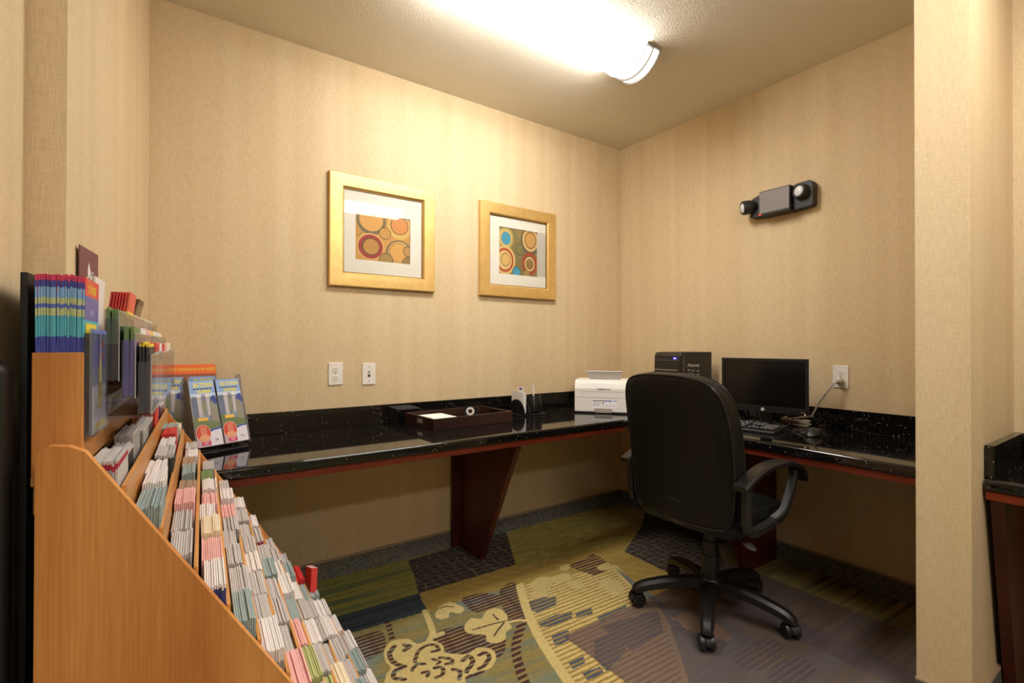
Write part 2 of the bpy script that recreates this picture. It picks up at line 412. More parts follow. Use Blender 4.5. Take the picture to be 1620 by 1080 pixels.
# stem and small leaf
line([(672, 966), (682, 990), (684, 1004), (674, 1018)], .013); blob([(684, 1004), (700, 998), (703, 1003), (684, 1010)])
blob([(689, 970), (700, 956), (712, 952), (722, 955), (734, 962), (728, 970), (712, 968), (710, 976), (700, 979), (691, 977)])
line([(696, 962), (706, 959), (718, 960)], .003, (90, 80, 60))
# big leaf
blob([(735, 990), (745, 978), (762, 978), (770, 966), (788, 962), (802, 972), (803, 984), (810, 992), (800, 1000), (800, 1010), (786, 1017), (770, 1014), (768, 1004), (752, 1003), (738, 1000)])
line([(748, 996), (775, 988), (800, 982)], .004, (84, 70, 56)); line([(782, 1005), (788, 996), (797, 985)], .004, (84, 70, 56)); line([(780, 972), (788, 980)], .004, (84, 70, 56))
line([(803, 984), (820, 981), (838, 981)], .009)
# great flower: cream petals outlined by cut-outs
blob([(608, 1028), (620, 1014), (645, 1010), (660, 1018), (680, 1012), (700, 1020), (704, 1032), (724, 1034), (740, 1034), (756, 1024), (776, 1026), (785, 1038), (776, 1056), (750, 1064), (736, 1072), (730, 1092), (620, 1092), (610, 1070), (618, 1056), (610, 1046)])
def cutout(P, w): 
    m = near(fl(spline(P)), w); C[m] = FLOWER[m]; m &= mar; C[m] = L3(MAR)
for P, w in (([(640, 1054), (624, 1048), (616, 1034), (624, 1022)], .010), ([(640, 1020), (648, 1022), (640, 1028)], .010), ([(656, 1046), (662, 1030), (676, 1020), (690, 1020)], .008),
             ([(690, 1020), (694, 1028), (684, 1030)], .008), ([(696, 1040), (712, 1042), (716, 1048), (706, 1050)], .008), ([(732, 1044), (742, 1038), (748, 1046), (742, 1056), (738, 1062)], .010),
             ([(758, 1036), (768, 1032), (774, 1040), (766, 1052), (758, 1058)], .009), ([(652, 1060), (660, 1050), (672, 1050)], .008), ([(688, 1056), (700, 1056), (700, 1066), (690, 1072)], .008),
             ([(640, 1074), (624, 1072), (624, 1062), (636, 1056)], .009), ([(668, 1064), (678, 1062), (676, 1070)], .007), ([(716, 1058), (728, 1062), (726, 1074)], .008), ([(684, 1042), (696, 1046), (692, 1050)], .006)): cutout(P, w)
# disc motifs
nv = np.sin(YR/.024*2*math.pi+1.5*np.sin(GX*3)) < .25
NB = (84, 92, 108)
for P in ([(836, 952), (860, 944), (880, 944), (880, 956), (850, 968), (838, 966)], [(850, 984), (880, 972), (905, 966), (905, 978), (880, 990), (858, 992)], [(910, 968), (935, 960), (938, 970), (912, 978)],
          [(944, 976), (990, 956), (992, 962), (950, 984)], [(872, 1005), (900, 996), (900, 1012), (878, 1022)], [(898, 1046), (922, 1034), (926, 1048), (906, 1058)], [(940, 1010), (985, 995), (990, 1030), (960, 1062), (940, 1040)],
          [(950, 990), (1040, 965), (1050, 1000), (1000, 1030), (975, 1010)], [(920, 1064), (950, 1054), (956, 1066), (930, 1076)]): stripes(P, NB, nv, False)
stripes([(900, 895), (940, 876), (955, 884), (968, 898), (940, 910), (915, 902)], (74, 52, 58), nv, False)
for P in ([(838, 926), (850, 914), (868, 912), (874, 922), (866, 934), (848, 934)], [(838, 938), (852, 932), (864, 934), (866, 942), (846, 946)], [(870, 914), (886, 908), (902, 908), (900, 918), (880, 922)],
          [(896, 920), (915, 918), (926, 928), (914, 932), (902, 928)], [(886, 896), (900, 892), (900, 900), (888, 902)], [(946, 924), (966, 914), (986, 928), (986, 940), (968, 940), (956, 930)], [(945, 896), (962, 890), (966, 900), (950, 902)]): blob(P, (204, 182, 122))
# rims and the leaf on the grey-blue ground under the mat
m = near(fl(K), .020) & (GY < -.60); C[m] = L3(CRM)
m = near(fl(K2), .020); C[m] = L3((206, 184, 120))
GREY = mix((112, 118, 116), (128, 130, 122), sk)
paint(K2+[(1180, 1110), (1190, 1010), (1120, 960), (1060, 962)], GREY)
line([(1066, 978), (1080, 982), (1092, 984)], .012, (206, 178, 120))
blob([(1072, 974), (1082, 968), (1096, 970), (1110, 980), (1130, 984), (1150, 1000), (1156, 1010), (1140, 1012), (1110, 1004), (1092, 1000), (1080, 990)], (206, 172, 112))
stripes([(1064, 990), (1090, 995), (1120, 1010), (1150, 1016), (1150, 1022), (1100, 1012), (1070, 1000)], (92, 76, 92), mar)
for P in ([(1165, 1030), (1190, 1015), (1215, 1010), (1240, 1020), (1225, 1050), (1190, 1060), (1165, 1050)], [(1215, 1062), (1240, 1044), (1270, 1040), (1290, 1060), (1260, 1090), (1220, 1085)]): stripes(P, (88, 72, 84), mar)
wear = .86+.28*vnoise(GX/.006, GY/.006, 21)*vnoise(GX/.011, GY/.011, 22)+.08*vnoise(GX/.1, GY/.1, 23)
C = np.clip(C*wear[..., None], 0, 1)
me = bpy.data.meshes.new('floor')
idx = np.arange(NX*NY).reshape(NY, NX)
quads = np.stack([idx[:-1, :-1], idx[:-1, 1:], idx[1:, 1:], idx[1:, :-1]], -1).reshape(-1, 4)
co = np.stack([GX, GY, np.zeros_like(GX)], -1).reshape(-1, 3).astype(np.float32)
me.vertices.add(len(co)); me.vertices.foreach_set('co', co.ravel())
me.loops.add(quads.size); me.loops.foreach_set('vertex_index', quads.ravel().astype(np.int32))
me.polygons.add(len(quads)); me.polygons.foreach_set('loop_start', np.arange(0, quads.size, 4, dtype=np.int32))
me.update(calc_edges=True)
ca = me.color_attributes.new('weave', 'FLOAT_COLOR', 'POINT')
ca.data.foreach_set('color', np.concatenate([C.reshape(-1, 3), np.ones((NX*NY, 1))], 1).astype(np.float32).ravel())
m_carpet = M('patterned_carpet', (120, 110, 80), .95, spec=.1); _t = NT(m_carpet)
_at = _t.n('ShaderNodeAttribute', attribute_name='weave')
_pile = _t.noise(_t.scaled(1, 1, 1), 420, 2.)
_mx = _t.n('ShaderNodeMixRGB', blend_type='MULTIPLY', i_Fac=.5, i_Color1=_at.outputs['Color'], i_Color2=_t.ramp(_pile, [(.3, (185, 185, 185)), (.7, (255, 255, 255))])).outputs[0]
_t.link(_mx, _t.b.inputs['Base Color']); _t.bump(_pile, .5, .003)
me.materials.append(m_carpet)
fo = bpy.data.objects.new('floor', me); COL.objects.link(fo); fo['kind'] = 'structure'; fo['label'] = 'carpet with woven flowers, stripes and a great cream disc'

# ------------------------------------------------------------------ ceiling light
m_diff = M('light_diffuser', (255, 252, 246), .5, emit=1.0)
m_band = M('light_end_band', (255, 250, 240), .5, emit=1.0)
m_rib = M('light_rib', (150, 146, 140), .4, metal=.5)
def arc(sag, y0, y1, n=16):
    w = (y1-y0)/2; r = (w*w+sag*sag)/(2*sag); a = math.asin(w/r)
    return [((y0+y1)/2+r*math.sin(-a+2*a*k/n), HC-.004-(r*math.cos(-a+2*a*k/n)-(r-sag))) for k in range(n+1)]
def make_light(y0, y1, xa, xb, label):
    t = thing('ceiling_light', label, 'light', ((xa+xb)/2, (y0+y1)/2, HC)); off = t.location
    def part(name, mb): o = mb.build(name, t); o.location = -off; return o
    A = arc(.085, y0, y1)
    part('diffuser', MB().prism(A, 0, xa+.1, xb-.1, m_diff))
    for s, e in ((1, xb), (-1, xa)):
        for k in range(2):
            lo, hi = sorted((e-s*(.098-.049*k), e-s*(.054-.049*k)))
            part('end_band', MB().prism(arc(.088+.004*k, y0-.003*k, y1+.003*k), 0, lo, hi, m_band))
        rb = MB()
        for k in range(3):
            x = e-s*(.0995-.0495*k); P = arc(.094+.004*k, y0-.005, y1+.005); rb.prism(P, 0, x-.0028, x+.0028, m_rib)
        part('end_ribs', rb)
        part('top_rail', MB().box((e-s*.05, y0-.001, HC-.006), (.1, .012, .012), m_rib)); part('top_rail', MB().box((e-s*.05, y1+.001, HC-.006), (.1, .012, .012), m_rib))
    return t
make_light(-1.003, -.727, -2.12, -.80, 'long white bowed ceiling light with ribbed ends above the back desk')
make_light(-2.78, -2.504, -1.95, -.63, 'matching ceiling light over the lobby, seen mirrored in the picture glass')

# ------------------------------------------------------------------ worktops and their supports
def worktop(name, label, outline, aprons, splashes):
    t = thing(name, label, 'countertop', (outline[0][0], outline[0][1], 0)); o0 = -t.location
    s = MB().prism(outline, 2, ZC-.04, ZC, m_granite, bevel=.016, seg=5).build('slab', t); s.location = o0
    for b in splashes: q = MB().box([(b[0]+b[1])/2, (b[2]+b[3])/2, ZC+.0525], [b[1]-b[0], b[3]-b[2], .103], m_granite, bevel=.0015).build('backsplash', t); q.location = o0
    for b, mt in aprons: q = MB().box([(b[0]+b[1])/2, (b[2]+b[3])/2, ZC-.054], [b[1]-b[0], b[3]-b[2], .027], mt, bevel=.002).build('apron', t); q.location = o0
    return t
m_cherryy = oak('cherry_wood_cross', (96, 34, 18), (142, 56, 30), axis=1, rough=.4)
F = .652
inner = [(-F-.05+.05*math.sin(R(a)), -F-.05+.05*math.cos(R(a))) for a in (0, 22, 45, 68, 90)]
worktop('granite_worktop', 'L-shaped black speckled granite worktop with rounded edge along two walls', [(-.001, -.001), (-2.884, -.001), (WL(-F)+.002, -F)]+inner+[(-F, -2.012), (-.001, -2.012)],
        [((-2.89, -.66, -F+.012, -F+.034), m_cherry), ((-F+.012, -F+.034, -2.008, -F+.0), m_cherryy)],
        [(-2.884, -.001, -.021, -.001), (-.021, -.001, -2.012, -.022)])
worktop('granite_worktop', 'black granite worktop end visible beyond the partition at the right edge', [(-.192, -2.154), (-.655, -2.154), (-.655, -3.6), (-.192, -3.6)],
        [((-.643, -.62, -3.58, -2.16), m_cherryy)], [(-.622, -.194, -2.178, -2.154), (-.214, -.194, -3.6, -2.18)])
def bracket(label, P, loc, rz, plate):
    """gusset: local y points out of the wall"""
    t = thing('support_bracket', label, 'desk support', loc, rz)
    MB().prism(P, 0, -.016, .016, m_cherryshade, bevel=.002).build('gusset_panel', t)
    MB().box((plate, .012, .347), (.05, .022, .69), m_cherryshade, bevel=.002).build('wall_plate', t)
    return t
ZB = ZC-.0405-.001
bracket('shaded cherry tapered desk support on the back wall', [(.024, .004), (.024, ZB-.028), (.60, ZB-.028), (.60, ZB-.030), (.255, .004)], (-1.385, -.014, 0), R(180), .041)
bracket('shaded cherry tapered desk support on the right wall behind the office chair', [(.024, .004), (.024, ZB-.028), (.60, ZB-.028), (.60, ZB-.030), (.34, .004)], (-.014, -1.175, 0), R(90), .041)
bracket('shaded cherry desk support under the worktop at the right edge', [(.0, .004), (.0, ZB-.028), (.425, ZB-.028), (.425, ZB-.030), (.25, .004)], (-.206, -2.184, 0), R(90), -.041)

# ------------------------------------------------------------------ pictures
INK = lambda c: M('ink_%d_%d_%d' % c, c, .75)
def picture(label, x0, x1, z0, z1, fw, px0, px1, pz0, pz1, art):
    t = thing('framed_picture', label, 'picture', ((x0+x1)/2, 0, z0)); o0 = Vector((-(x0+x1)/2, 0, -z0))
    fr = MB()
    cs = [(0, 0), (0, -.022), (.004, -.026), (fw*.55, -.0262), (fw-.006, -.0255), (fw, -.018), (fw, 0)]     # moulding section: inset, depth
    cor = [(x0, z0, 1, 1), (x1, z0, -1, 1), (x1, z1, -1, -1), (x0, z1, 1, -1)]
    for k in range(4):
        a, b = cor[k], cor[(k+1) % 4]; vs = []
        for c in (a, b): vs += [(c[0]+c[2]*i, y, c[1]+c[3]*i) for i, y in cs]
        n = len(cs); fr.add(vs, [(i, (i+1) % n, n+(i+1) % n, n+i) for i in range(n)], m_gold)
    f = fr.build('frame', t, o0)
    lip = MB(); i0 = fw-.001
    for a, b in (((x0+i0, z0+i0), (x1-i0, z0+i0+.006)), ((x0+i0, z1-i0-.006), (x1-i0, z1-i0)), ((x0+i0, z0+i0), (x0+i0+.006, z1-i0)), ((x1-i0-.006, z0+i0), (x1-i0, z1-i0))):
        lip.box(((a[0]+b[0])/2, -.0085, (a[1]+b[1])/2), (b[0]-a[0], .009, b[1]-a[1]), m_goldlip)
    lip.build('frame_lip', t, o0)
    mtb = MB(); w = .006                                           # window mat, cut open round the print
    for a, b in (((x0+fw, z0+fw), (x1-fw, pz0)), ((x0+fw, pz1), (x1-fw, z1-fw)), ((x0+fw, pz0), (px0, pz1)), ((px1, pz0), (x1-fw, pz1))):
        mtb.box(((a[0]+b[0])/2, -.0055, (a[1]+b[1])/2), (b[0]-a[0], .003, b[1]-a[1]), m_matboard)
    mtb.build('mat_board', t, o0)
    W, Hh = px1-px0, pz1-pz0
    pr = Print(lambda u, v, w: (px0+u*W, -.0022-w*.5, pz0+v*Hh))
    pr.rect(0, 0, 1, 1, INK(art[0]))
    for cx, cy, r, c in art[1]: pr.poly(circ(cx, cy, r*.86, 36, r), INK(c), (0, 0, 1, 1))
    bk = MB().box(((px0+px1)/2, -.001, (pz0+pz1)/2), (W+.02, .002, Hh+.02), m_paper); pr.mb.add(bk.v, bk.f, m_paper)
    pr.mb.build('print', t, o0)
    MB().box(((x0+x1)/2, -.0080, (z0+z1)/2), (x1-x0-2*fw-.001, .002, z1-z0-2*fw-.001), m_glass).build('glass', t, o0)
    return t
DK, OL, TAN, CR_, OR_ = (92, 78, 60), (146, 126, 78), (206, 154, 88), (228, 196, 132), (216, 146, 84)
art1 = ((212, 160, 92), [(.28, .86, .31, OL), (.28, .86, .285, (120, 112, 96)), (.28, .88, .25, (226, 172, 100)), (.8, .80, .27, (226, 186, 112)), (.8, .83, .2, (134, 92, 62)), (.8, .83, .18, (222, 150, 90)),
   (.03, .60, .10, OL), (.03, .605, .085, TAN), (.27, .30, .29, (222, 176, 112)), (.27, .30, .255, (170, 66, 66)), (.27, .30, .19, (112, 84, 58)), (.28, .30, .165, (196, 148, 84)), (.8, .22, .29, (120, 108, 92)), (.8, .23, .25, (228, 184, 112)),
   (.79, .23, .215, (150, 112, 70)), (.79, .23, .2, (228, 174, 102)), (.53, .62, .13, DK), (.53, .62, .118, (210, 158, 92)), (.55, .05, .15, DK), (.55, .05, .135, (172, 142, 84)), (.97, .28, .12, DK), (.97, .28, .105, (196, 150, 92)), (.97, .02, .14, DK), (.97, .02, .125, (160, 134, 84))])
art2 = ((138, 122, 76), [(.55, .92, .14, (110, 130, 120)), (.55, .93, .12, (150, 128, 76)), (.17, .78, .24, (170, 156, 88)), (.17, .78, .20, (212, 184, 112)), (.18, .77, .14, (72, 156, 190)), (.82, .78, .30, (96, 88, 72)), (.82, .80, .25, (222, 188, 126)),
   (.82, .80, .19, (124, 78, 48)), (.82, .80, .165, (204, 156, 92)), (.15, .30, .31, (222, 188, 122)), (.15, .30, .26, (182, 82, 48)), (.15, .30, .205, (230, 196, 130)), (.17, .31, .145, DK), (.17, .31, .13, (222, 182, 112)),
   (.80, .28, .25, (172, 78, 52)), (.80, .27, .18, (104, 62, 44)), (.80, .27, .16, (230, 198, 134)), (.80, .27, .125, (150, 118, 68)), (.53, .57, .135, DK), (.53, .57, .12, (128, 122, 72)), (.45, .06, .13, DK), (.45, .06, .115, (72, 156, 190)), (.72, .02, .12, (112, 84, 52)), (.72, .02, .105, (172, 142, 84))])
def PXZ(a, b): p = on(a[0], a[1], 1, 0); q = on(b[0], b[1], 1, 0); return p[0], q[0], min(p[2], q[2]), max(p[2], q[2])
a = PXZ((562, 333), (648, 418.5)); picture('gold framed circle print nearer the left, the lamp mirrored in its glass', -2.15, -1.56, 1.492, 2.078, .072, a[0], a[1], a[2], a[3]-.005, art1)
a = PXZ((789, 358), (849, 439)); picture('gold framed circle print with blue discs, nearer the room corner', -1.256, -.655, 1.494, 2.08, .072, a[0], a[1], a[2]+.003, a[3], art2)

# ------------------------------------------------------------------ wall plates
def plate(name, label, loc, rz, kind):
    t = thing(name, label, 'wall plate', loc, rz)                   # local: plate faces -y
    MB().box((0, -.003, 0), (.071, .006, .114), m_plate, bevel=.0022).build('cover_plate', t)
    d = MB()
    if kind == 'duplex':
        for s in (1, -1):
            f = MB().prism([(x, z+s*.021) for x, z in rrect(-.017, -.0145, .017, .0145, .0125)], 1, -.0085, -.002, m_plate, bevel=.0008).build('receptacle', t)
            q = MB()
            q.box((-.0065, -.0087, s*.021+.004), (.0022, .001, .0085), m_slot).box((.0065, -.0087, s*.021+.004), (.0022, .001, .0065), m_slot)
            q.prism([(x, z+s*.021-.0065) for x, z in circ(0, 0, .0026, 10)], 1, -.0092, -.0082, m_slot); q.build('slots', f)
        d.prism(circ(0, 0, .003, 10), 1, -.0066, -.005, m_chrome); d.build('screw', t)
    else:
        for z in (.038, -.038): MB().prism(circ(0, z, .0028, 10), 1, -.0068, -.005, m_chrome).build('screw', t)
        MB().prism(circ(0, .010, .0045, 12), 1, -.012, -.005, m_chrome).build('coax_port', t)
        MB().box((0, -.0062, -.010), (.013, .001, .014), m_slot).build('phone_jack', t)
    return t
def mid(P, axis): q = sum(on(x, y, axis, 0) for x, y in P)/len(P); return tuple(q)
plate('outlet_plate', 'white duplex outlet plate on the back wall under the left picture', mid([(520, 573.6), (541.5, 573.6), (520, 608.4), (541, 608.4)], 1), 0, 'duplex')
plate('jack_outlet_plate', 'white phone and cable jack plate on the back wall', mid([(573.5, 573.6), (594, 573.6), (572.5, 608.4), (593, 608.4)], 1), 0, 'jack')
_po = mid([(1318, 577.5), (1343, 578), (1343, 614), (1318, 613)], 0)
plate('outlet_plate', 'white duplex outlet plate with a grey cord plugged in, right wall', _po, R(-90), 'duplex')
_pb = on(1279, 595, 0, 0); plate('jack_outlet_plate', 'white wall plate half hidden behind the monitor', (0, _pb[1]+.026, _pb[2]), R(-90), 'jack')

# ------------------------------------------------------------------ emergency light on the right wall (local: x along wall, -y into room)
q = on(1230, 318, 0, -.05)
t = thing('emergency_light', 'black twin-head emergency light with a grey label on the right wall', 'emergency light', (0, -1.205, 1.985), R(-90))
bd = MB()
bd.prism([(-.085, -.068), (.085, -.068), (.085, .070), (-.085, .070)], 1, -.085, 0, m_blacksat, bevel=.006)
bd.build('housing', t)
w = MB().prism([(-.150, -.062), (-.086, -.066), (-.086, .066), (-.135, .05), (-.150, .03)], 1, -.06, 0, m_blacksat, bevel=.006); w.build('left_wing', t)
w = MB().prism([(.086, -.068), (.178, -.062), (.186, -.05), (.186, .06), (.17, .078), (.10, .074), (.086, .070)], 1, -.055, 0, m_blacksat, bevel=.006); w.build('right_wing', t)
MB().box((0, -.0865, .004), (.16, .003, .118), m_greylab).build('label_panel', t)
m_lens = M('lamp_lens', (226, 228, 234), .12, spec=.8); m_led = M('red_indicator', (230, 60, 50), .3, emit=1.5)
for (px_, aim, nm) in ((-.150, (-.62, -.72, -.12), 0), (.135, (-.25, -.95, .1), 1)):
    d = Vector(aim).normalized(); c = Vector((px_, -.075 if nm == 0 else -.050, .0 if nm == 0 else .02))
    T = Matrix.Translation(c) @ d.to_track_quat('Z', 'Y').to_matrix().to_4x4()
    h = MB().lathe([(.020, -.045), (.034, -.030), (.040, .0), (.040, .030), (.036, .036), (.028, .036), (.026, .030)], m_blacksat, T=T).build('lamp_head', t)
    MB().lathe([(.0275, .030), (.027, .034), (.020, .040), (.006, .043)], m_lens, T=T).build('lens', h)
MB().box((-.078, -.0855, -.060), (.012, .003, .006), m_led).build('indicator', t)
# ================================================================== THINGS ON THE WORKTOP
ZT = ZC+.0008
# ---- wooden tray with note pad and tape dispenser
t = thing('wooden_tray', 'dark wooden tray with handle cut-outs on the back worktop', 'tray', (-1.50, -.206, ZT), R(3.5))
L, D, Hh, w = .50, .315, .058, .013
MB().box((0, 0, .004), (L-.004, D-.004, .008), m_darkwood).build('base', t)
for s in (-1, 1): MB().box((0, s*(D-w)/2, Hh/2), (L, w, Hh), m_darkwood, bevel=.0015).build('long_side', t)
for s in (-1, 1):
    e = MB(); x = s*(L-w)/2; hw, hz0, hz1 = .045, .022, .046; d2 = D-2*w
    for (y0, y1, z0, z1) in ((-d2/2, -hw, 0, Hh), (hw, d2/2, 0, Hh), (-hw, hw, 0, hz0), (-hw, hw, hz1, Hh)): e.box((x, (y0+y1)/2, (z0+z1)/2), (w, y1-y0, z1-z0), m_darkwood)
    e.build('end_with_handle', t)
def nb(o, a): return o
TR = Matrix.Translation((-1.50, -.206, ZT)) @ Matrix.Rotation(R(3.5), 4, 'Z')
for k in range(9):
    p = TR @ Vector((-.150+random.uniform(-.002, .002), -.035+random.uniform(-.002, .002), .0085+.0048*k))
    o = MB().box((0, 0, .0022), (.14, .20, .0044), m_paper).build('note_pad', None, p, (0, 0, R(3.5)+random.uniform(-.02, .02)))
    tag(o, 'topmost white note pad in the wooden tray' if k == 8 else 'white note pad stacked under the top one in the wooden tray', 'note pad', 'note pads in the tray')
t = thing('tape_dispenser', 'clear tape dispenser with a white core lying in the wooden tray', 'tape dispenser', TR @ Vector((.125, .055, .0085)), R(-40))
P = [(-.05, 0), (.062, 0), (.066, .012), (.05, .018), (.028, .040), (.008, .062), (-.02, .070), (-.045, .058), (-.055, .03)]
for s in (-1, 1): MB().prism(spline([(a, b) for a, b in P], True, 3), 1, s*.0125-.001, s*.0125+.001, m_tape).build('side_shell', t)
MB().prism(P[:2]+[(.066, .010), (.045, .014), (-.045, .012)], 1, -.0115, .0115, m_blacksat).build('foot', t)
MB().box((.066, 0, .017), (.006, .022, .004), m_chrome).build('cutter', t)
T = Matrix.Translation((-.012, 0, .038)) @ Matrix.Rotation(R(90), 4, 'X')
MB().lathe([(.012, -.0142), (.024, -.0142), (.024, .0142), (.012, .0142), (.012, -.0142)], m_white, T=T).build('core', t)
MB().lathe([(.0243, -.0085), (.029, -.0085), (.029, .0085), (.0243, .0085)], m_tape, T=T).build('tape_roll', t)
# ---- desk organiser with notes and pen
OX, OY, OR = -1.015, -.165, R(-3); OS = 1.25
t = thing('desk_organizer', 'smoked plastic desk organiser with note slot and round pen cup beside the tray', 'desk organizer', (OX, OY, ZT), OR)
t.scale = (OS, OS, OS)
MB().prism(rrect(-.066, -.052, .09, .052, .02), 2, 0, .007, m_black, bevel=.002).build('base', t)
hs = [(-.072*math.cos(R(a)), .007+.070*math.sin(R(a))) for a in range(0, 181, 10)]
for x in (-.052, -.020): MB().prism(hs, 0, x-.0018, x+.0018, m_black).build('note_fin', t)
MB().lathe([(.030, .0072), (.043, .020), (.048, .045), (.044, .075), (.038, .092), (.0355, .092), (.041, .075), (.0455, .045), (.041, .022), (.028, .010)], m_smoke, 28, Matrix.Translation((.044, 0, 0))).build('pen_cup', t)
OT = Matrix.Translation((OX, OY, ZT)) @ Matrix.Rotation(OR, 4, 'Z') @ Matrix.Scale(OS, 4)
for k in range(6):
    p = OT @ Vector((-.0475+.0035*k, random.uniform(-.004, .004), .0075))
    o = MB().box((0, 0, .0675), (.0026, .118, .135-.003*k), m_paper).build('note_sheet', None, p, (0, R(-1+.3*k), OR))
    tag(o, 'white note card standing in the slot of the desk organiser', 'note card', 'note cards in the organiser')
m_purple = M('purple_print', (92, 78, 176), .6)
p = OT @ Vector((-.0225, .01, .0075)); o = MB().box((0, 0, .078), (.0015, .056, .156), m_white).box((0, 0, .147), (.0018, .032, .014), m_purple).build('purple_marked_card', None, p, (0, 0, OR))
tag(o, 'white card with a purple mark behind the note cards', 'card')
p = OT @ Vector((.050, -.004, .0125)); T = Matrix.Rotation(R(-4), 4, 'Y')
t = thing('pen', 'white pen standing in the round pen cup', 'pen', p, OR)
MB().lathe([(.001, 0), (.004, .012), (.0052, .03), (.0052, .15), (.004, .165)], m_white, 12, T).build('barrel', t)
# ---- printer, set across the corner; local: front faces -y
fl_, fr_ = on(909, 652.5, 2, ZC), on(987, 655.3, 2, ZC)
ang = math.atan2(fr_[1]-fl_[1], fr_[0]-fl_[0]); PW, PD, PH = .372, .30, .208
T0 = Matrix.Translation((fl_[0], fl_[1], ZT)) @ Matrix.Rotation(ang, 4, 'Z'); cen = T0 @ Vector((PW/2, PD/2, 0))
t = thing('laser_printer', 'white laser printer with raised output flap across the worktop corner', 'printer', cen, ang)
sec = [(-PD/2+.004, .006), (-PD/2, .012), (-PD/2, PH-.055), (-PD/2+.014, PH-.018), (-PD/2+.045, PH), (PD/2-.02, PH-.004), (PD/2, PH-.02), (PD/2, .006)]
MB().prism(sec, 0, -PW/2, PW/2, m_white, bevel=.008, seg=3).build('body', t)
MB().box((0, -PD/2+.03, .003), (PW-.03, .05, .006), m_black).box((0, PD/2-.03, .003), (PW-.03, .05, .006), m_black).build('feet', t)
m_seam = M('seam_grey', (150, 144, 138), .6)
sm = MB()
for a, b in (((-PW/2+.002, .098), (PW/2-.002, .0995)), ((-PW/2+.05, .135), (PW/2-.05, .1365)), ((-PW/2+.05, .098), (-PW/2+.0512, .136)), ((PW/2-.0512, .098), (PW/2-.05, .136))):
    sm.box(((a[0]+b[0])/2, -PD/2-.0002, (a[1]+b[1])/2), (b[0]-a[0], .0012, b[1]-a[1]), m_seam)
sm.build('tray_door', t)
fp = MB(); W2 = .20
T = Matrix.Translation((0, -PD/2+.075, PH-.002)) @ Matrix.Rotation(R(38), 4, 'X')
fp.prism([(-.10, 0), (.095, 0), (.108, .072), (-.113, .072)], 1, -.003, .003, M('printer_flap', (214, 208, 204), .4), bevel=.002, T=T); fp.build('output_flap', t)
MB().prism([(x, z) for x, z in rrect(-.062, .0045, .05, .030, .008)], 1, -PD/2-.0012, -PD/2+.004, M('printer_grey', (164, 156, 148), .4), bevel=.001).build('tray_grip', t)
pr = Print(lambda u, v, w: (u, -PD/2-.0006-w, v))
m_ink = M('print_black', (40, 38, 42), .7); m_blue = M('print_blue', (66, 62, 170), .6); m_cyan = M('print_cyan', (96, 168, 222), .6); m_grey = M('print_grey', (150, 148, 156), .7)
pl = Print(lambda u, v, w: (u, -PD/2-.0006-w, v)); pl.text('SAMSUNG', -.005, .150, .0155, M('logo_grey', (96, 92, 90), .5), 1.15, .0003); pl.mb.build('brand_lettering', t)
pr.rect(-.075, .034, .075, .086, M('sticker_white', (246, 244, 246), .5)).rect(-.073, .076, -.004, .081, m_ink).rect(-.004, .0755, .046, .0815, m_blue).rect(.054, .0755, .076, .0815, m_cyan)
for k in range(4): pr.rect(-.070, .067-.007*k, -.02-.004*k, .0695-.007*k, m_grey)
for k in range(4): pr.poly(circ(-.008+.022*k, .050, .006, 10), m_grey).poly(circ(-.008+.022*k, .050, .0045, 10), M('sticker_white', (246, 244, 246), .5))
pr.poly(circ(-.008, .066, .005, 10), M('print_dark', (70, 66, 80), .7)); pr.mb.build('info_sticker', t)
# ---- computer tower: front faces -x
t = thing('computer_tower', 'black desktop computer tower with blue power light in the worktop corner', 'computer', (-.24, -.734, ZT), 0)
TD, TW, TH = .31, .186, .386
MB().box((.014, 0, TH/2), (TD-.028, TW, TH), m_blacksat, bevel=.005).build('case', t)
fb = MB(); fsec = [(-TD/2, .012), (-TD/2-.006, TH*.5), (-TD/2, TH-.022), (-TD/2+.012, TH-.004), (-TD/2+.028, TH), (-TD/2+.028, .0)]
fb.prism([(x, z) for x, z in fsec], 1, -TW/2+.001, TW/2-.001, m_black, bevel=.005); fb.build('front_bezel', t)
m_sil = M('silver_trim', (176, 174, 172), .3, metal=.8)
for z in (TH-.105, TH-.150, TH-.26): MB().box((-TD/2-.0055, .004, z), (.003, TW-.03, .005), m_sil).build('drive_trim', t)
MB().box((-TD/2-.003, 0, TH-.048), (.004, TW-.02, .004), M('dark_trim', (84, 82, 84), .3)).build('card_slot', t)
MB().box((-TD/2-.001, -.058, TH-.036), (.004, .034, .014), M('led_surround', (50, 44, 150), .3, emit=.5)).build('power_light_surround', t)
MB().lathe([(.001, .0), (.0035, .0), (.0035, .003)], M('led_blue', (170, 170, 255), .3, emit=5), 12, Matrix.Translation((-TD/2-.003, -.058, TH-.036)) @ Matrix.Rotation(R(-90), 4, 'Y')).build('power_light', t)
MB().box((-TD/2+.0295, -TW/2-.0006, TH/2), (.003, .0012, TH-.03), m_sil).build('side_trim', t)
pr = Print(lambda u, v, w: (u, -TW/2-.0004-w, v)); m_wt = M('print_white', (222, 220, 216), .6)
pr.text('Gateway', -.022, TH-.078, .026, m_wt, 1.05, .0004)
pr.poly([(-.086, TH-.072), (-.078, TH-.068), (-.072, TH-.078), (-.07, TH-.066), (-.064, TH-.086), (-.076, TH-.074), (-.084, TH-.088)], m_wt)
for c, x in enumerate((-.086, -.05, .0)):
    for k in range(4):
        z = TH-.108-.022*k-.004*c; pr.rect(x, z, x+.006, z+.008, m_wt).rect(x+.009, z+.003, x+.026+.004*((k+c) % 2), z+.0055, m_wt).rect(x+.009, z-.002, x+.02, z, m_wt)
pr.mb.build('side_sticker', t)
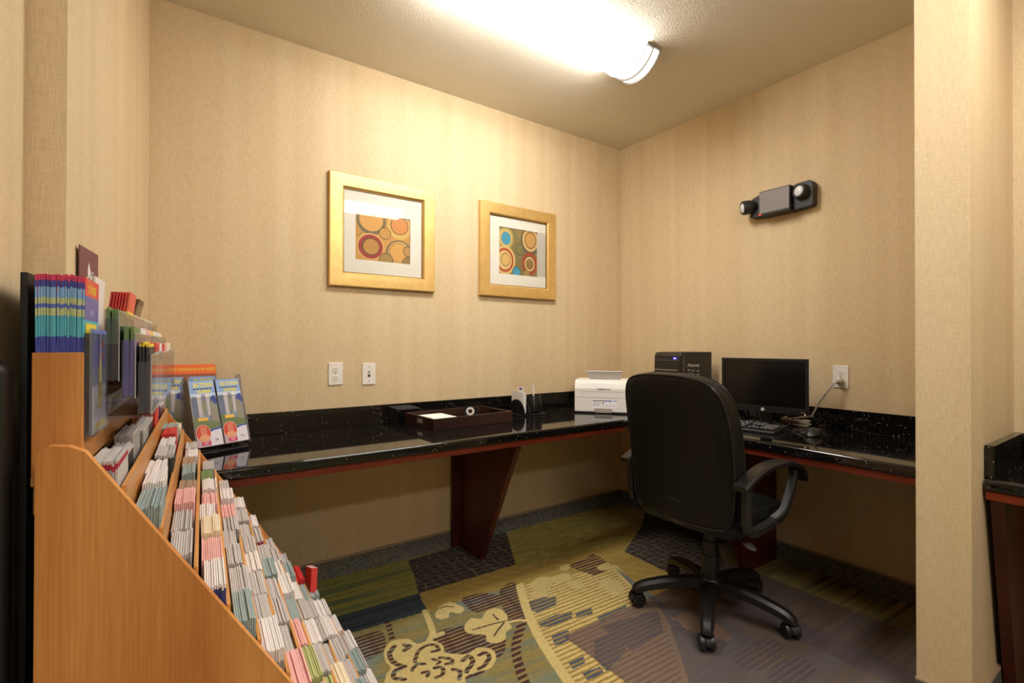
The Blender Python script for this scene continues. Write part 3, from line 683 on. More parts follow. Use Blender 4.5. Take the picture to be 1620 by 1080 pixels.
tag(MB().tube(spline([(-.079, -.80, ZC+.20), (-.045, -.845, ZC+.19), (-.03, -.91, ZC+.165), (-.04, -.98, ZC+.12), (-.07, -1.03, ZC+.05), (-.08, -1.05, ZC+.006)], n=8), .0035, m_black).build('video_cable'), 'black cable arching from the computer tower to the monitor', 'cable')
tag(MB().tube(spline([(-.079, -.79, ZC+.14), (-.05, -.84, ZC+.11), (-.045, -.90, ZC+.055), (-.06, -.97, ZC+.012), (-.09, -1.04, ZC+.005)], n=8), .0035, m_black).build('power_cable'), 'black cable drooping low behind the monitor from the tower', 'cable')
# ---- monitor: screen faces -x
MY, MZ0, MZ1, MX = -1.222, .838, 1.121, -.235
t = thing('monitor', 'black flat monitor with a dark screen on the right-hand worktop', 'monitor', (MX, MY, ZT), R(9)); z0, z1 = MZ0-ZT, MZ1-ZT
W2 = .215
MB().prism([(y, z) for y, z in rrect(-W2+.004, z0+.004, W2-.004, z1-.004, .008)], 0, -.0, .016, m_black, bevel=.003).build('back_shell', t)
bz = MB(); b = .016
for a, c in (((-W2, z0), (W2, z0+.032)), ((-W2, z1-b), (W2, z1)), ((-W2, z0+.032), (-W2+b, z1-b)), ((W2-b, z0+.032), (W2, z1-b))): bz.box((-.0035, (a[0]+c[0])/2, (a[1]+c[1])/2), (.009, c[0]-a[0], c[1]-a[1]), m_black, bevel=.001)
bz.build('bezel', t)
MB().box((-.0008, 0, (z0+.032+z1-b)/2), (.003, 2*W2-2*b, z1-b-z0-.032), m_screen).build('screen', t)
pr = Print(lambda u, v, w: (-.0083-w, -u, v))
pr.poly(circ(0, z0+.015, .0085, 24), m_wt).text('hp', 0, z0+.0155, .0115, m_black, 1, .0002); pr.mb.build('round_logo', t)
pr = Print(lambda u, v, w: (-.0083-w, -u, v)); pr.rect(.180, z0+.013, .198, z0+.0155, m_grey).rect(.198, z0+.004, .201, z0+.008, M('amber_led', (255, 170, 110), .3, emit=4)); pr.mb.build('power_led', t)
MB().prism([(-.05, .0), (.10, .0), (.115, .006), (.10, .012), (-.05, .012)], 1, -.11, .11, m_black, bevel=.004).build('stand_foot', t)
MB().box((.045, 0, .10), (.03, .055, .19), m_black, bevel=.006).build('stand_neck', t)
# ---- keyboard
k0, k1 = on(1222, 688, 2, ZC), on(1246, 672, 2, ZC)
KA = math.atan2(k1[1]-k0[1], k1[0]-k0[0])-R(0)
KC = Vector((-.395, -1.155, ZT))
t = thing('keyboard', 'black keyboard lying in front of the monitor', 'keyboard', KC, R(7)); KD, KW = .158, .445    # local x to the back
MB().prism([(-KD/2, .0), (-KD/2, .010), (-KD/2+.004, .012), (KD/2-.01, .026), (KD/2, .022), (KD/2, .0)], 1, -KW/2, KW/2, m_blacksat, bevel=.003).build('case', t)
m_key = M('key_black', (46, 45, 45), .45); m_leg = M('key_legend', (190, 188, 186), .6)
kd = None
cols = [(-.205, 15, .0187), (.0905, 3, .0187), (.1525, 4, .0178)]
nk = 0; keys_extra = MB()
for r in range(6):
    x = KD/2-.024-r*.0195-(.004 if r else 0); zt = .012+.014*(x+KD/2-.004)/(KD-.014)
    y = -.205
    widths = [[1]*14+[1.0], [1]*13+[2], [1.5]+[1]*12+[1.5], [1.75]+[1]*11+[2.25], [2.25]+[1]*10+[2.75], [1.25, 1.25, 1.25, 6.25, 1.25, 1.25, 1.25, 1.25]][r]
    row = [(-.205+.0187*(sum(widths[:i])+w/2), w*.0187-.0022) for i, w in enumerate(widths)]
    row += [(.0885+.0187*(i+.5), .0165) for i in range(3) if r not in (3,) and not (r == 4 and i != 1)]
    row += [(.149+.0165*(i+.5)-.0015, .0145) for i in range(4) if r > 0]
    for yc, w in row:
        kk = MB().box((x, -yc, zt+.0045), (.0165, w, .007), m_key, bevel=.0015, seg=1).box((x+.003, -yc+w*.18, zt+.0082), (.006, min(w*.45, .0085), .0003), m_leg)
        nk += 1
        if nk <= 98: kk.build('key', t)
        else: keys_extra.add(kk.v[:24], [], m_key) if False else None; keys_extra.v or None; 
        if nk > 98:
            o = len(keys_extra.v); keys_extra.v += kk.v; keys_extra.f += [[i+o for i in f] for f in kk.f]
            for mi, sm_ in zip(kk.mi, kk.sm): keys_extra.mi.append(keys_extra.m(kk.mats[mi])); keys_extra.sm.append(sm_)
if keys_extra.v: ke = keys_extra.build('keys', t); ke['kind'] = 'stuff'
# ---- mouse, power lead
mc = on(1284, 690, 2, ZC)
t = thing('mouse', 'black computer mouse on the worktop right of the keyboard', 'mouse', (mc[0]+.028, mc[1]+.004, ZT), R(8))
out = [(x, y) for x, y in circ(0, 0, .063, 28, .035)]
MB().pillow(out, [(.92, .0005), (1., .006), (.99, .014), (.93, .023), (.78, .031), (.5, .0355), (.2, .037)], lambda u, v, w: (u, v, w*(1-.25*(u/.056)**2)-(.0 if u > 0 else .004*(u/.056)**2*(w > .01))), m_black).build('body', t)
MB().lathe([(.001, -.003), (.007, -.003), (.007, .003), (.001, .003)], m_blacksat, 14, Matrix.Translation((-.026, 0, .031)) @ Matrix.Rotation(R(90), 4, 'X')).build('scroll_wheel', t)
MB().tube(spline([(.054, 0, .008), (.085, .004, .004), (.12, .03, .003), (.16, .05, .003)], n=6), .002, m_black).build('mouse_cord', t)
t = thing('power_cable_coil', 'grey power cord plugged into the right wall outlet and coiled behind the mouse', 'power cable', (0, _po[1], ZT)); pz = _po[2]-.021-ZT
MB().lathe([(.001, -.002), (.016, -.002), (.019, .004), (.018, .016), (.012, .028), (.007, .032), (.001, .033)], m_cable, 18, Matrix.Translation((-.0085, 0, pz)) @ Matrix.Rotation(R(-90), 4, 'Y')).build('plug', t)
_cc = on(1277, 664, 2, ZC+.018); cx, cy = -.062, _cc[1]-_po[1]
q = [(-.032, 0, pz), (-.052, .010, pz-.012), (-.062, .035, pz-.05), (-.070, .075, pz-.12), (-.078, .105, pz-.185), (-.07, .11, .06), (-.062, cy+.05, .024)]
coil = []
for k in range(49):
    a = R(60)-2*math.pi*k/16.; rr = 1+.10*math.sin(k*.9); coil.append((cx+.033*rr*math.cos(a), cy+.066*rr*math.sin(a), .008+.0075*(k//12)+.003*math.sin(a)))
MB().tube(spline(q+coil, n=5), .0046, m_cable, 8).build('cord', t)
MB().tube([(cx+.02*math.cos(a)*2.0-.01, cy+.0, .020+.018*math.sin(a)) for a in [2*math.pi*k/18 for k in range(18)]], .0025, m_black, 6, closed=True, up=(0, 1, 0)).build('cable_tie', t)
tag(MB().tube(spline([(-.225, -1.365, ZC+.004), (-.245, -1.405, ZC+.004), (-.275, -1.40, ZC+.004), (-.27, -1.365, ZC+.004), (-.235, -1.345, ZC+.004), (-.19, -1.338, ZC+.004), (-.10, -1.30, ZC+.004), (-.06, -1.2, ZC+.004), (-.05, -1.06, ZC+.004)], n=8), .0025, m_black).build('keyboard_cable'), 'thin black cable looped on the worktop under the monitor', 'cable')

# ================================================================== OFFICE CHAIR (faces +x)
CX, CY = -.81, -1.285
CZ = .004
t = thing('office_chair', 'black leather swivel office chair with arms on the clear floor mat', 'chair', (CX, CY, CZ), R(0)); chair = t
for k in range(5):
    a = R(139+72*k-0); T = Matrix.Rotation(a, 4, 'Z')
    path = [(.03, 0, .118), (.10, 0, .122), (.20, 0, .112), (.29, 0, .092), (.322, 0, .074), (.326, 0, .062)]
    lg = MB().tube(spline([tuple(T @ Vector(p)) for p in path], n=4), 1, m_black, sec=lambda s: [(x*(1.25-.40*s), y*(1.35-.35*s)) for x, y in ((-.026, -.012), (-.018, -.018), (.018, -.018), (.026, -.012), (.026, .008), (.014, .018), (-.014, .018), (-.026, .008))]).build('base_leg', t)
    ca_ = Matrix.Translation(T @ Vector((.326, 0, 0))) @ Matrix.Rotation(a+R([30, 20, -50, 15, 60][k]), 4, 'Z')
    cs_ = MB()
    cs_.lathe([(.009, .045), (.011, .060), (.009, .066)], m_black, 12, ca_)
    cs_.prism([(-.006+.034*math.cos(R(b)), .032+.032*math.sin(R(b))) for b in range(-10, 191, 20)], 1, -.010, .010, m_blacksat, bevel=.003, T=ca_)
    c_ = cs_.build('caster', t)
    for s in (-1, 1):
        MB().lathe([(.001, -.009), (.022, -.0125), (.0285, -.010), (.030, 0), (.0285, .010), (.022, .0125), (.001, .0125)], m_black, 20, ca_ @ Matrix.Translation((-.006, s*.0185, .030)) @ Matrix.Rotation(R(90), 4, 'X')).build('wheel', c_)
MB().lathe([(.052, .082), (.058, .10), (.054, .138), (.046, .15), (.040, .155), (.038, .25), (.034, .253), (.032, .31), (.028, .313), (.028, .385)], m_black, 24).build('gas_column', t)
MB().box((.01, 0, .402), (.20, .15, .045), m_black, bevel=.01).build('tilt_mechanism', t)
lv = MB().tube(spline([(.02, -.06, .385), (.02, -.10, .365), (.025, -.135, .345)], n=4), .007, m_black)
lv.pillow(circ(0, 0, .03, 16, .018), [(.5, -.012), (1, -.004), (1, .004), (.5, .012)], lambda u, v, w: (.03+v, -.165+u, .332+w+.25*u), M('lever_grey', (120, 116, 114), .35)); lv.build('height_lever', t)
# seat
so = rrect(-.235, -.245, .255, .245, .09, 6)
MB().pillow(so, [(.80, .418), (.95, .425), (.99, .445), (1., .465), (.985, .49), (.94, .508), (.8, .516), (.4, .512)], lambda u, v, w: (u, v, w-(.03*max(0, (u-.16)/.1)**2)), m_leather).build('seat', t)
# backrest: outline in (y, z), leaning back and wrapping forward at the sides
bo = []
HB0, HB1 = .455, 1.070
for P in spline([(-.228, HB0+.022), (-.25, .56), (-.258, .72), (-.256, .88), (-.238, .985), (-.195, 1.042), (-.11, 1.066), (0, 1.071), (.11, 1.066), (.195, 1.042), (.238, .985), (.256, .88), (.258, .72), (.25, .56), (.228, HB0+.022), (.18, HB0-.004), (0, HB0-.008), (-.18, HB0-.004)], True, 4): bo.append(P)
def bp(u, v, w):
    lean = -.245-.085*((v-.5)/.55)+.025*math.sin((v-.45)*5)
    return (lean+w+.55*u*u, u, v)
MB().pillow(bo, [(.2, -.028), (.7, -.026), (.9, -.022), (.965, -.014)], bp, m_leather).build('back_shell', t)
MB().pillow(bo, [(.93, -.012), (.985, -.008), (1., .006), (1., .045), (.985, .060), (.93, .078), (.75, .09), (.3, .092)], bp, m_leather).build('backrest_cushion', t)
pp = MB(); cu = sum(p[0] for p in bo)/len(bo); cv = sum(p[1] for p in bo)/len(bo)
for k, w in ((.978, -.013), (.995, .052)): pp.tube([bp(cu+(u-cu)*k, cv+(v-cv)*k, w) for u, v in bo], .0045, m_piping, 8, closed=True)
pp.build('piping', t)
MB().tube(spline([(-.06, 0, .40), (-.16, 0, .405), (-.235, 0, .45), (-.262, 0, .55)], n=5), 1, m_black, sec=[(-.035, -.006), (.035, -.006), (.035, .006), (-.035, .006)]).build('back_bracket', t)
for s in (-1, 1):
    y = s*.282
    loop = [(.075, y-s*.03, .462), (-.02, y-s*.012, .462), (-.16, y, .465), (-.195, y, .50), (-.198, y, .60), (-.195, y, .655)]
    fr2 = [(.05, y-s*.025, .464), (.085, y-s*.004, .500), (.125, y, .56), (.160, y, .63), (.165, y, .665)]
    sq = [(-.017, -.011), (-.011, -.016), (.011, -.016), (.017, -.011), (.017, .011), (.011, .016), (-.011, .016), (-.017, .011)]
    am = MB().tube(spline(loop, n=5), 1, m_blacksat, sec=sq, up=(0, 1, 0)).tube(spline(fr2, n=5), 1, m_blacksat, sec=sq, up=(0, 1, 0)); am = am.build('armrest', t)
    MB().tube(spline([(-.245, y, .648), (-.19, y, .672), (-.10, y, .700), (0, y, .708), (.10, y, .700), (.18, y, .674), (.235, y, .635), (.255, y, .610)], n=5), 1, m_black, sec=lambda q_: [(x*(1-.35*max(0, q_-.75)*4), z) for x, z in ((-.030, -.010), (-.022, -.014), (.022, -.014), (.030, -.010), (.030, .003), (.022, .011), (-.022, .011), (-.030, .003))]).build('arm_pad', am)

# ---- clear floor mats
mt = MB().prism([(-1.482, -1.062), (-.292, -1.062), (-.292, -1.512), (-1.25, -1.512), (-1.25, -2.05), (-1.482, -2.05)], 2, .0006, .0032, m_mat).build('floor_mat')
tag(mt, 'clear vinyl floor mat under the office chair', 'floor mat')
mt = MB().prism([(-1.247, -1.516), (-.292, -1.516), (-.292, -2.005), (-1.247, -2.06)], 2, .0006, .0032, m_mat).build('floor_mat')
tag(mt, 'second clear floor mat nearer the camera, meeting the first along a torn seam', 'floor mat')
# ================================================================== BROCHURE RACK along the left wall
# local frame: X' across (out from the wall), D along the rack away from the camera; origin below the camera
RA = R(2.5); RXv = Vector((math.cos(RA), -math.sin(RA), 0)); RDv = Vector((math.sin(RA), math.cos(RA), 0)); RO = Vector((CAM[0], CAM[1], 0))
def RL(x, d, z=0.): return RO+RXv*x+RDv*d+Vector((0, 0, z))
D0, D1 = .862, 1.850                          # near and far panel faces
EDGE = lambda x: .840-1.581*x                 # sloping front edge of the side panels
ZTOP, XB = 1.058, -.182
TH_ = .017
rack = thing('brochure_rack', 'floor-standing oak brochure rack with sloping sides and stepped rows', 'brochure rack', RL(XB, D0), -RA)
def rl(x, d, z): return (x-XB, d-D0, z)       # rack-local
side = [(0, .0), (0, ZTOP-.012), (.004, ZTOP-.004), (.012, ZTOP)]
xs = -.137-XB
side += [(xs-.03, ZTOP), (xs-.012, ZTOP-.003), (xs+.004, EDGE(-.137)-.010)]
xe = .505
side += [(xe-XB, EDGE(xe)), (xe-XB+.006, EDGE(xe)-.018), (xe-XB+.006, 0)]
MB().prism(side, 1, 0, TH_, m_oak).build('side_panel', rack)
MB().prism(side, 1, D1-D0, D1-D0+TH_, m_oak).build('side_panel', rack)
MB().box((.004, (D1-D0+TH_)/2, (ZTOP-.10)/2+.03), (.006, D1-D0-TH_-.002, ZTOP-.12), m_oakh).build('back_panel', rack)
PITCH, LX0, NT_ = .0432, -.0935, 14
LIN = D1-D0-TH_
for k in range(NT_):
    x = LX0+PITCH*k; z = EDGE(x)+.004
    MB().box(((x-XB), TH_+LIN/2, z-.09), (.006, LIN-.001, .18), m_oakh, bevel=.0012).build('row_lip', rack)
    MB().box((x-XB-.0215, TH_+LIN/2, z-.175), (.0365, LIN-.001, .006), m_oakh).build('row_shelf', rack)
# ---- upper box on the back of the rack
BX0, BX1, BD1 = -.193, -.150, 1.80
bt = thing('wooden_box', 'oak box standing behind the rack, holding tall magazines', 'wooden box', RL(BX0, .895), -RA)
# stands on its own tall back board behind the side panels
def bl(x, d): return (x-BX0, d-.895)
BXW = .052
MB().box((BXW/2, .006, 1.090), (BXW, .012, .180), m_oak, bevel=.001).build('end_panel', bt)
MB().box((BXW/2, BD1-.895-.006, 1.090), (BXW, .012, .180), m_oak, bevel=.001).build('end_panel', bt)
MB().box((BXW-.004, (BD1-.895)/2, 1.067), (.008, BD1-.895-.025, .095), m_oakh, bevel=.001).build('front_board', bt)
MB().box((.003, (BD1-.895)/2, 1.06), (.006, BD1-.895-.025, .20), m_oakh).build('back_board', bt)
MB().box((BXW/2, (BD1-.895)/2, 1.045), (BXW-.016, BD1-.895-.025, .008), m_oakh).build('bottom_board', bt)
# bottom moulding that sits on the rack's top
MB().box((BXW/2, .004, 1.003+.004), (BXW, .010, .010), m_oakh).build('foot_strip', bt)
# ---- dark boards at the far left
o = MB().box((0, 0, .646), (.0085, .16, 1.292), m_darkcab, bevel=.0015).build('display_board', None, RL(-.2105, 1.018), (0, 0, -RA)); tag(o, 'thin tall black board standing behind the end of the brochure rack', 'board')
t = thing('dark_cabinet', 'shallow near-black cabinet against the wall at the left edge', 'cabinet', (-3.17, -1.69, 0))
MB().prism([(-.2, .05), (.197, .05), (.197, 1.16), (.15, 1.205), (-.2, 1.205)], 1, -.024, .022, m_darkcab, bevel=.008, seg=3).build('body', t)
MB().box((-.01, .004, .025), (.37, .034, .05), m_black).build('plinth', t)

# ---- brochures. Leaves are built once per design and copied
WHT, GRY, PGE = M('page_white', (230, 224, 222), .7), M('page_grey', (160, 156, 155), .7), M('page_edge', (194, 188, 186), .75)
def PM(n, c, r=.5): return M('paper_'+n, c, r)
c_red, c_pink, c_mag = PM('red', (206, 52, 48)), PM('pink', (234, 178, 174)), PM('crimson', (176, 40, 72))
c_navy, c_blue, c_sky, c_teal, c_lime = PM('navy', (66, 70, 134)), PM('blue', (60, 92, 170)), PM('sky', (118, 166, 212)), PM('teal', (84, 158, 172)), PM('lime', (178, 184, 122))
c_tan, c_brown, c_cream, c_dark = PM('tan', (176, 142, 116)), PM('brown', (122, 82, 54)), PM('cream', (238, 222, 192)), PM('charcoal', (54, 52, 54))
c_green, c_gteal, c_or, c_yel, c_viol, c_mar = PM('green', (112, 140, 82)), PM('sea_grey', (152, 170, 170)), PM('orange', (240, 112, 44)), PM('yellow', (232, 204, 60)), PM('violet', (122, 112, 190)), PM('maroon', (112, 62, 72))
def leaf_mesh(name, t_, w_, h_, bands, top, edge=None, extra=None):
    """thin folded leaflet: local x thickness, y width, z height; bands from the foot: (fraction, material)"""
    mb = MB(); z0 = 0
    for fr_, m_ in bands:
        z1 = fr_*h_
        vs = [(sx*t_/2, sy*w_/2, z) for z in (z0, z1) for sx, sy in ((-1, -1), (1, -1), (1, 1), (-1, 1))]
        mb.add(vs, [(1, 2, 6, 5), (3, 0, 4, 7)], m_); mb.add(vs, [(0, 1, 5, 4), (2, 3, 7, 6)], edge or m_); z0 = z1
    mb.add([(-t_/2, -w_/2, h_), (t_/2, -w_/2, h_), (t_/2, w_/2, h_), (-t_/2, w_/2, h_)], [(0, 1, 2, 3)], top)
    mb.add([(-t_/2, -w_/2, 0), (t_/2, -w_/2, 0), (t_/2, w_/2, 0), (-t_/2, w_/2, 0)], [(3, 2, 1, 0)], top)
    if extra:
        pr = Print(lambda u, v, w: (t_/2+.0002+w, u*w_, v*h_)); extra(pr)
        o = len(mb.v); mb.v += pr.mb.v; mb.f += [[i+o for i in f] for f in pr.mb.f]
        for mi in pr.mb.mi: mb.mi.append(mb.m(pr.mb.mats[mi])); mb.sm.append(False)
    me = bpy.data.meshes.new(name); me.from_pydata(mb.v, [], mb.f)
    for m_ in mb.mats: me.materials.append(m_)
    me.polygons.foreach_set('material_index', mb.mi); me.update(); return me
COUNT = [0]
def put_leaf(me, name, loc, lab, group, tilt=(0, 0, 0), cat='brochure'):
    o = bpy.data.objects.new(name, me); COL.objects.link(o); o.location = loc
    o.rotation_euler = (Matrix.Rotation(-RA, 4, 'Z') @ Euler((R(tilt[0]), R(tilt[1]), R(tilt[2]))).to_matrix().to_4x4()).to_euler()
    COUNT[0] += 1; return tag(o, lab, cat, group)
# 1. magazines with striped spines at the near end of the box
def cover_mag(pr):
    pr.rect(-.5, .89, .5, 1.0, PM('cover_red', (226, 74, 62))).text('Fun Newspaper', .0, .945, .115, c_yel, .82, .002)
    pr.rect(-.5, .74, .5, .89, PM('cover_violet', (110, 104, 172))).text('TRAVEL GUIDE', 0, .79, .05, PM('cover_pale', (200, 196, 224)), .9)
    pr.rect(-.42, .60, .36, .72, c_yel).rect(-.5, .2, .5, .58, PM('cover_sky', (150, 190, 206))).poly(circ(.1, .42, .22, 16, .12), PM('cover_moss', (110, 100, 40))).poly(circ(.0, .52, .14, 12, .06), c_yel)
q_navy, q_teal, q_lime, q_blue, q_sky, q_mag = PM('spine_navy', (72, 78, 172)), PM('spine_teal', (92, 186, 204)), PM('spine_lime', (206, 214, 150)), PM('spine_blue', (96, 120, 206)), PM('spine_sky', (140, 190, 238)), PM('spine_pink', (226, 66, 108))
me_mag = leaf_mesh('magazine', .0023, .105, .232, [(.63, q_navy), (.755, q_teal), (.80, q_lime), (.825, q_blue), (.862, q_lime), (.925, q_sky), (.965, q_navy), (1., q_mag)], PM('pinkish', (222, 120, 140)), None, cover_mag)
NB_ = 19
for k in range(NB_):
    x = -.1895+.00245*k
    put_leaf(me_mag, 'magazine', RL(x, .962+random.uniform(-.0015, .0015), 1.056+random.uniform(-.0015, .0015)), 'blue striped magazine with pink head, in the near end of the oak box' if k < NB_-1 else 'front magazine of the blue striped row, its picture cover showing',
             'striped magazines in the oak box', (0, .6*(k-8)/8, random.uniform(-.5, .5)), 'magazine')
# 2. other tall leaflets along the box
def cover_green(pr): pr.poly(circ(0, .75, .3, 14, .12), PM('leaf_light', (168, 186, 96)))
box_sets = [('green', [(.7, c_green), (1, c_green)], c_cream, 4, 1.075, 2, 'green leaflet behind the striped magazines'), ('white', [(1, WHT)], WHT, 3, 1.18, 4, 'tall white leaflet behind the green ones'),
            ('scarlet', [(.5, c_red), (1, c_red)], c_red, 6, 1.30, 12, 'red leaflet leaning out of the oak box'), ('coral', [(.6, PM('coral', (232, 106, 84))), (1, PM('coral', (232, 106, 84)))], c_red, 2, 1.30, 12, 'coral leaflet leaning in front of the red ones'),
            ('bronze', [(.8, PM('bronze', (140, 122, 92))), (.95, PM('bronze', (140, 122, 92))), (1, c_brown)], c_brown, 4, 1.42, 20, 'bronze leaflet leaning forward at the middle of the oak box'),
            ('grey', [(1, GRY)], PGE, 4, 1.55, 10, 'grey leaflet near the far end of the oak box'), ('pale', [(.9, WHT), (1, c_pink)], WHT, 3, 1.68, 3, 'pale pink-headed leaflet at the far end of the oak box')]
for nm, bands, top, n, d, lean, lab in box_sets:
    me_ = leaf_mesh('leaflet_'+nm, .003, .098, {'white': .262, 'grey': .23, 'pale': .23}.get(nm, .248), bands, top, None, cover_green if nm == 'green' else None)
    for k in range(n):
        put_leaf(me_, 'brochure', RL((-.158 if nm == 'coral' else -.182)+.0036*k, d+random.uniform(-.002, .002), 1.0495+random.uniform(0, .002)), lab, nm+' leaflets in the oak box', (0, lean*.55+.25*k, 0))
t = thing('sign_card', 'maroon sign card with a white tree mark above the oak box', 'sign', RL(-.1865, 1.235, 1.0492), -RA+R(-4))
MB().box((0, 0, .162), (.0015, .125, .324), c_mar).build('card', t)
pr = Print(lambda u, v, w: (.0009+w, u, v)); pr.poly([(-.012, .284), (-.004, .300), (.006, .286), (.004, .272), (-.010, .272)], WHT).rect(-.005, .232, -.001, .274, WHT)
pr.text('RED', .018, .278, .015, WHT).text('TREE', .026, .262, .018, WHT).rect(.012, .236, .017, .254, WHT).rect(.022, .236, .027, .254, WHT).rect(.032, .236, .037, .250, WHT); pr.mb.build('tree_mark', t)
# 3. stepped clear pockets in front of the box
AX0 = -.1375; AD0, AD1 = 1.045, 1.83
at = thing('pocket_display', 'clear acrylic display of stepped brochure pockets in front of the oak box', 'acrylic display', RL(AX0, AD0), -RA)
ROWS = [(-.137, -.1185, 1.130, 1.247), (-.1155, -.0965, 1.100, 1.210), (-.0935, -.0745, 1.072, 1.173)]
def ap(name, x0, x1, d0, d1, z0, z1): return MB().box(((x0+x1)/2-AX0, (d0+d1)/2-AD0, (z0+z1)/2), (x1-x0, d1-d0, z1-z0), m_acryl).build(name, at)
for (x0, x1, z0, z1) in ROWS:
    ap('front_wall', x1-.0008, x1+.0008, AD0, AD1, z0, z1)
    MB().tube([(x1-AX0, 0, z0), (x1-AX0, 0, z1), (x1-AX0, AD1-AD0, z1), (x1-AX0, AD1-AD0, z0)], .0011, m_edge, 6, closed=True, up=(1, 0, 0)).build('pocket_edge', at)
    ap('pocket_floor', x0, x1-.0009, AD0+.002, AD1-.002, z0, z0+.0016)
    for k in range(8): ap('divider', x0+.0005, x1-.0009, AD0+k*(AD1-AD0)/7-.0008+.001*(1-2*k/7), AD0+k*(AD1-AD0)/7+.0008+.001*(1-2*k/7), z0+.0018, z1-.012)
ap('back_wall', AX0-.0008, AX0+.0008, AD0, AD1, 1.072, 1.25)
ap('base_shelf', AX0+.001, -.0745, AD0+.003, AD1-.003, 1.066, 1.0705)
desc = {'black': ([(.62, c_dark), (.95, c_dark), (1, c_yel)], c_lime), 'violet': ([(.55, c_viol), (.8, c_viol), (1, c_green)], PGE), 'olive': ([(.5, c_dark), (.8, c_green), (1, c_green)], c_cream), 'white': ([(.7, WHT), (.85, c_navy), (1, WHT)], WHT),
        'red-headed': ([(.6, WHT), (.85, c_gteal), (1, c_red)], WHT), 'yellow-headed': ([(.6, c_dark), (.9, c_dark), (1, c_yel)], c_yel), 'pink': ([(.6, c_tan), (1, c_pink)], c_cream), 'blue': ([(.6, c_blue), (.9, c_sky), (1, WHT)], WHT), 'tan': ([(.7, c_tan), (1, c_cream)], c_cream)}
ORD = ['first', 'second', 'third', 'fourth', 'fifth', 'sixth', 'seventh', 'eighth', 'ninth', 'tenth', 'eleventh', 'twelfth', 'thirteenth', 'fourteenth']
plan = [['olive', 'yellow-headed', 'pink', 'white', 'tan', 'blue', 'yellow-headed'], ['violet', 'white', 'pink', 'yellow-headed', 'blue', 'white', 'tan'], ['black', 'red-headed', 'white', 'red-headed', 'pink', 'tan', 'white']]
rown = ['top', 'middle', 'bottom']; cell = (AD1-AD0)/7
pmesh = {k: leaf_mesh('pocket_leaflet_'+k, .0026, cell-.012, .118, v[0], v[1]) for k, v in desc.items()}
for r_, (x0, x1, z0, z1) in enumerate(ROWS):
    for c_ in range(7):
        kind = plan[r_][c_]; n = (5, 5, 5, 4, 4, 4, 3)[c_]
        for k in range(n):
            put_leaf(pmesh[kind], 'brochure', RL(x0+.0030+.0029*k, AD0+cell*(c_+.5)+random.uniform(-.002, .002), z0+.0020+random.uniform(0, .004)), kind+' leaflet, '+ORD[c_]+' clear pocket from the near end, '+rown[r_]+' pocket row', kind+' leaflets in pocket '+ORD[c_]+' of the '+rown[r_]+' row', (0, random.uniform(-.8, .8), 0))
# single pocket on the near end of the box front
np_ = thing('brochure_pocket', 'single clear brochure pocket on the front of the oak box, nearest the camera', 'acrylic pocket', RL(-.1405, .905), -RA)
for nm, c0, d_ in (('front_wall', (.0095, .064, 1.133), (.0016, .128, .148)), ('back_wall', (.0, .064, 1.133), (.0016, .128, .148)), ('end_wall', (.0047, .0008, 1.133), (.0076, .0016, .148)), ('end_wall', (.0047, .1272, 1.133), (.0076, .0016, .148)), ('pocket_floor', (.0047, .064, 1.060), (.0076, .1245, .0016))):
    MB().box(c0, d_, m_acryl).build(nm, np_)
def cover_pk(pr):
    pr.rect(-.5, .0, .5, .45, PM('pk_pale', (226, 222, 226))).rect(-.5, .45, .5, .62, PM('pk_slate', (130, 146, 166))).rect(-.5, .62, .5, 1., PM('pk_blue', (100, 112, 184)))
    pr.poly([(-.1, .2), (.12, .2), (.16, .55), (.05, .78), (-.08, .6)], c_yel).poly(circ(.22, .86, .12, 12, .04), c_red).poly(circ(.22, .74, .10, 12, .035), c_red).rect(-.3, .02, .4, .08, c_yel)
me_pk = leaf_mesh('pocket_cover', .003, .118, .152, [(1, c_gteal)], WHT, None, cover_pk)
put_leaf(me_pk, 'brochure', RL(-.1405+.006, .905+.064, 1.0615), 'blue and yellow leaflet in the single clear pocket nearest the camera', None)
# 4. rows of the rack: stacks of folded leaflets, the nearest in sight as single leaves
LT = .0033
P_ = PGE
TOPS = {'white': ([(.9, GRY), (1, WHT)], WHT), 'grey': ([(.88, GRY), (.97, GRY), (1, PGE)], PGE), 'pink-banded': ([(.9, PGE), (.935, PGE), (.975, c_mag), (1, PGE)], PGE), 'sea-grey': ([(.85, c_gteal), (1, c_gteal)], c_gteal),
        'brown': ([(.9, c_brown), (.96, c_brown), (1, c_tan)], c_tan), 'cream': ([(.9, c_tan), (1, c_cream)], c_cream), 'pink': ([(.92, c_pink), (1, c_pink)], c_pink), 'red': ([(.9, c_red), (1, c_red)], c_red),
        'dark-footed': ([(.92, c_dark), (.965, c_dark), (1, PGE)], PGE), 'lime': ([(.93, c_lime), (1, c_lime)], c_lime), 'green-topped': ([(.9, c_red), (.96, c_green), (1, c_green)], c_green), 'maroon': ([(.9, c_mar), (.965, c_mar), (1, PGE)], WHT), 'navy': ([(.93, c_navy), (.97, c_navy), (1, WHT)], WHT)}
def fl_mesh(kind, w_, h_): return leaf_mesh('leaf_%s_%d' % (kind, int(w_*1000)), LT*.82, w_, h_, TOPS[kind][0], TOPS[kind][1], None)
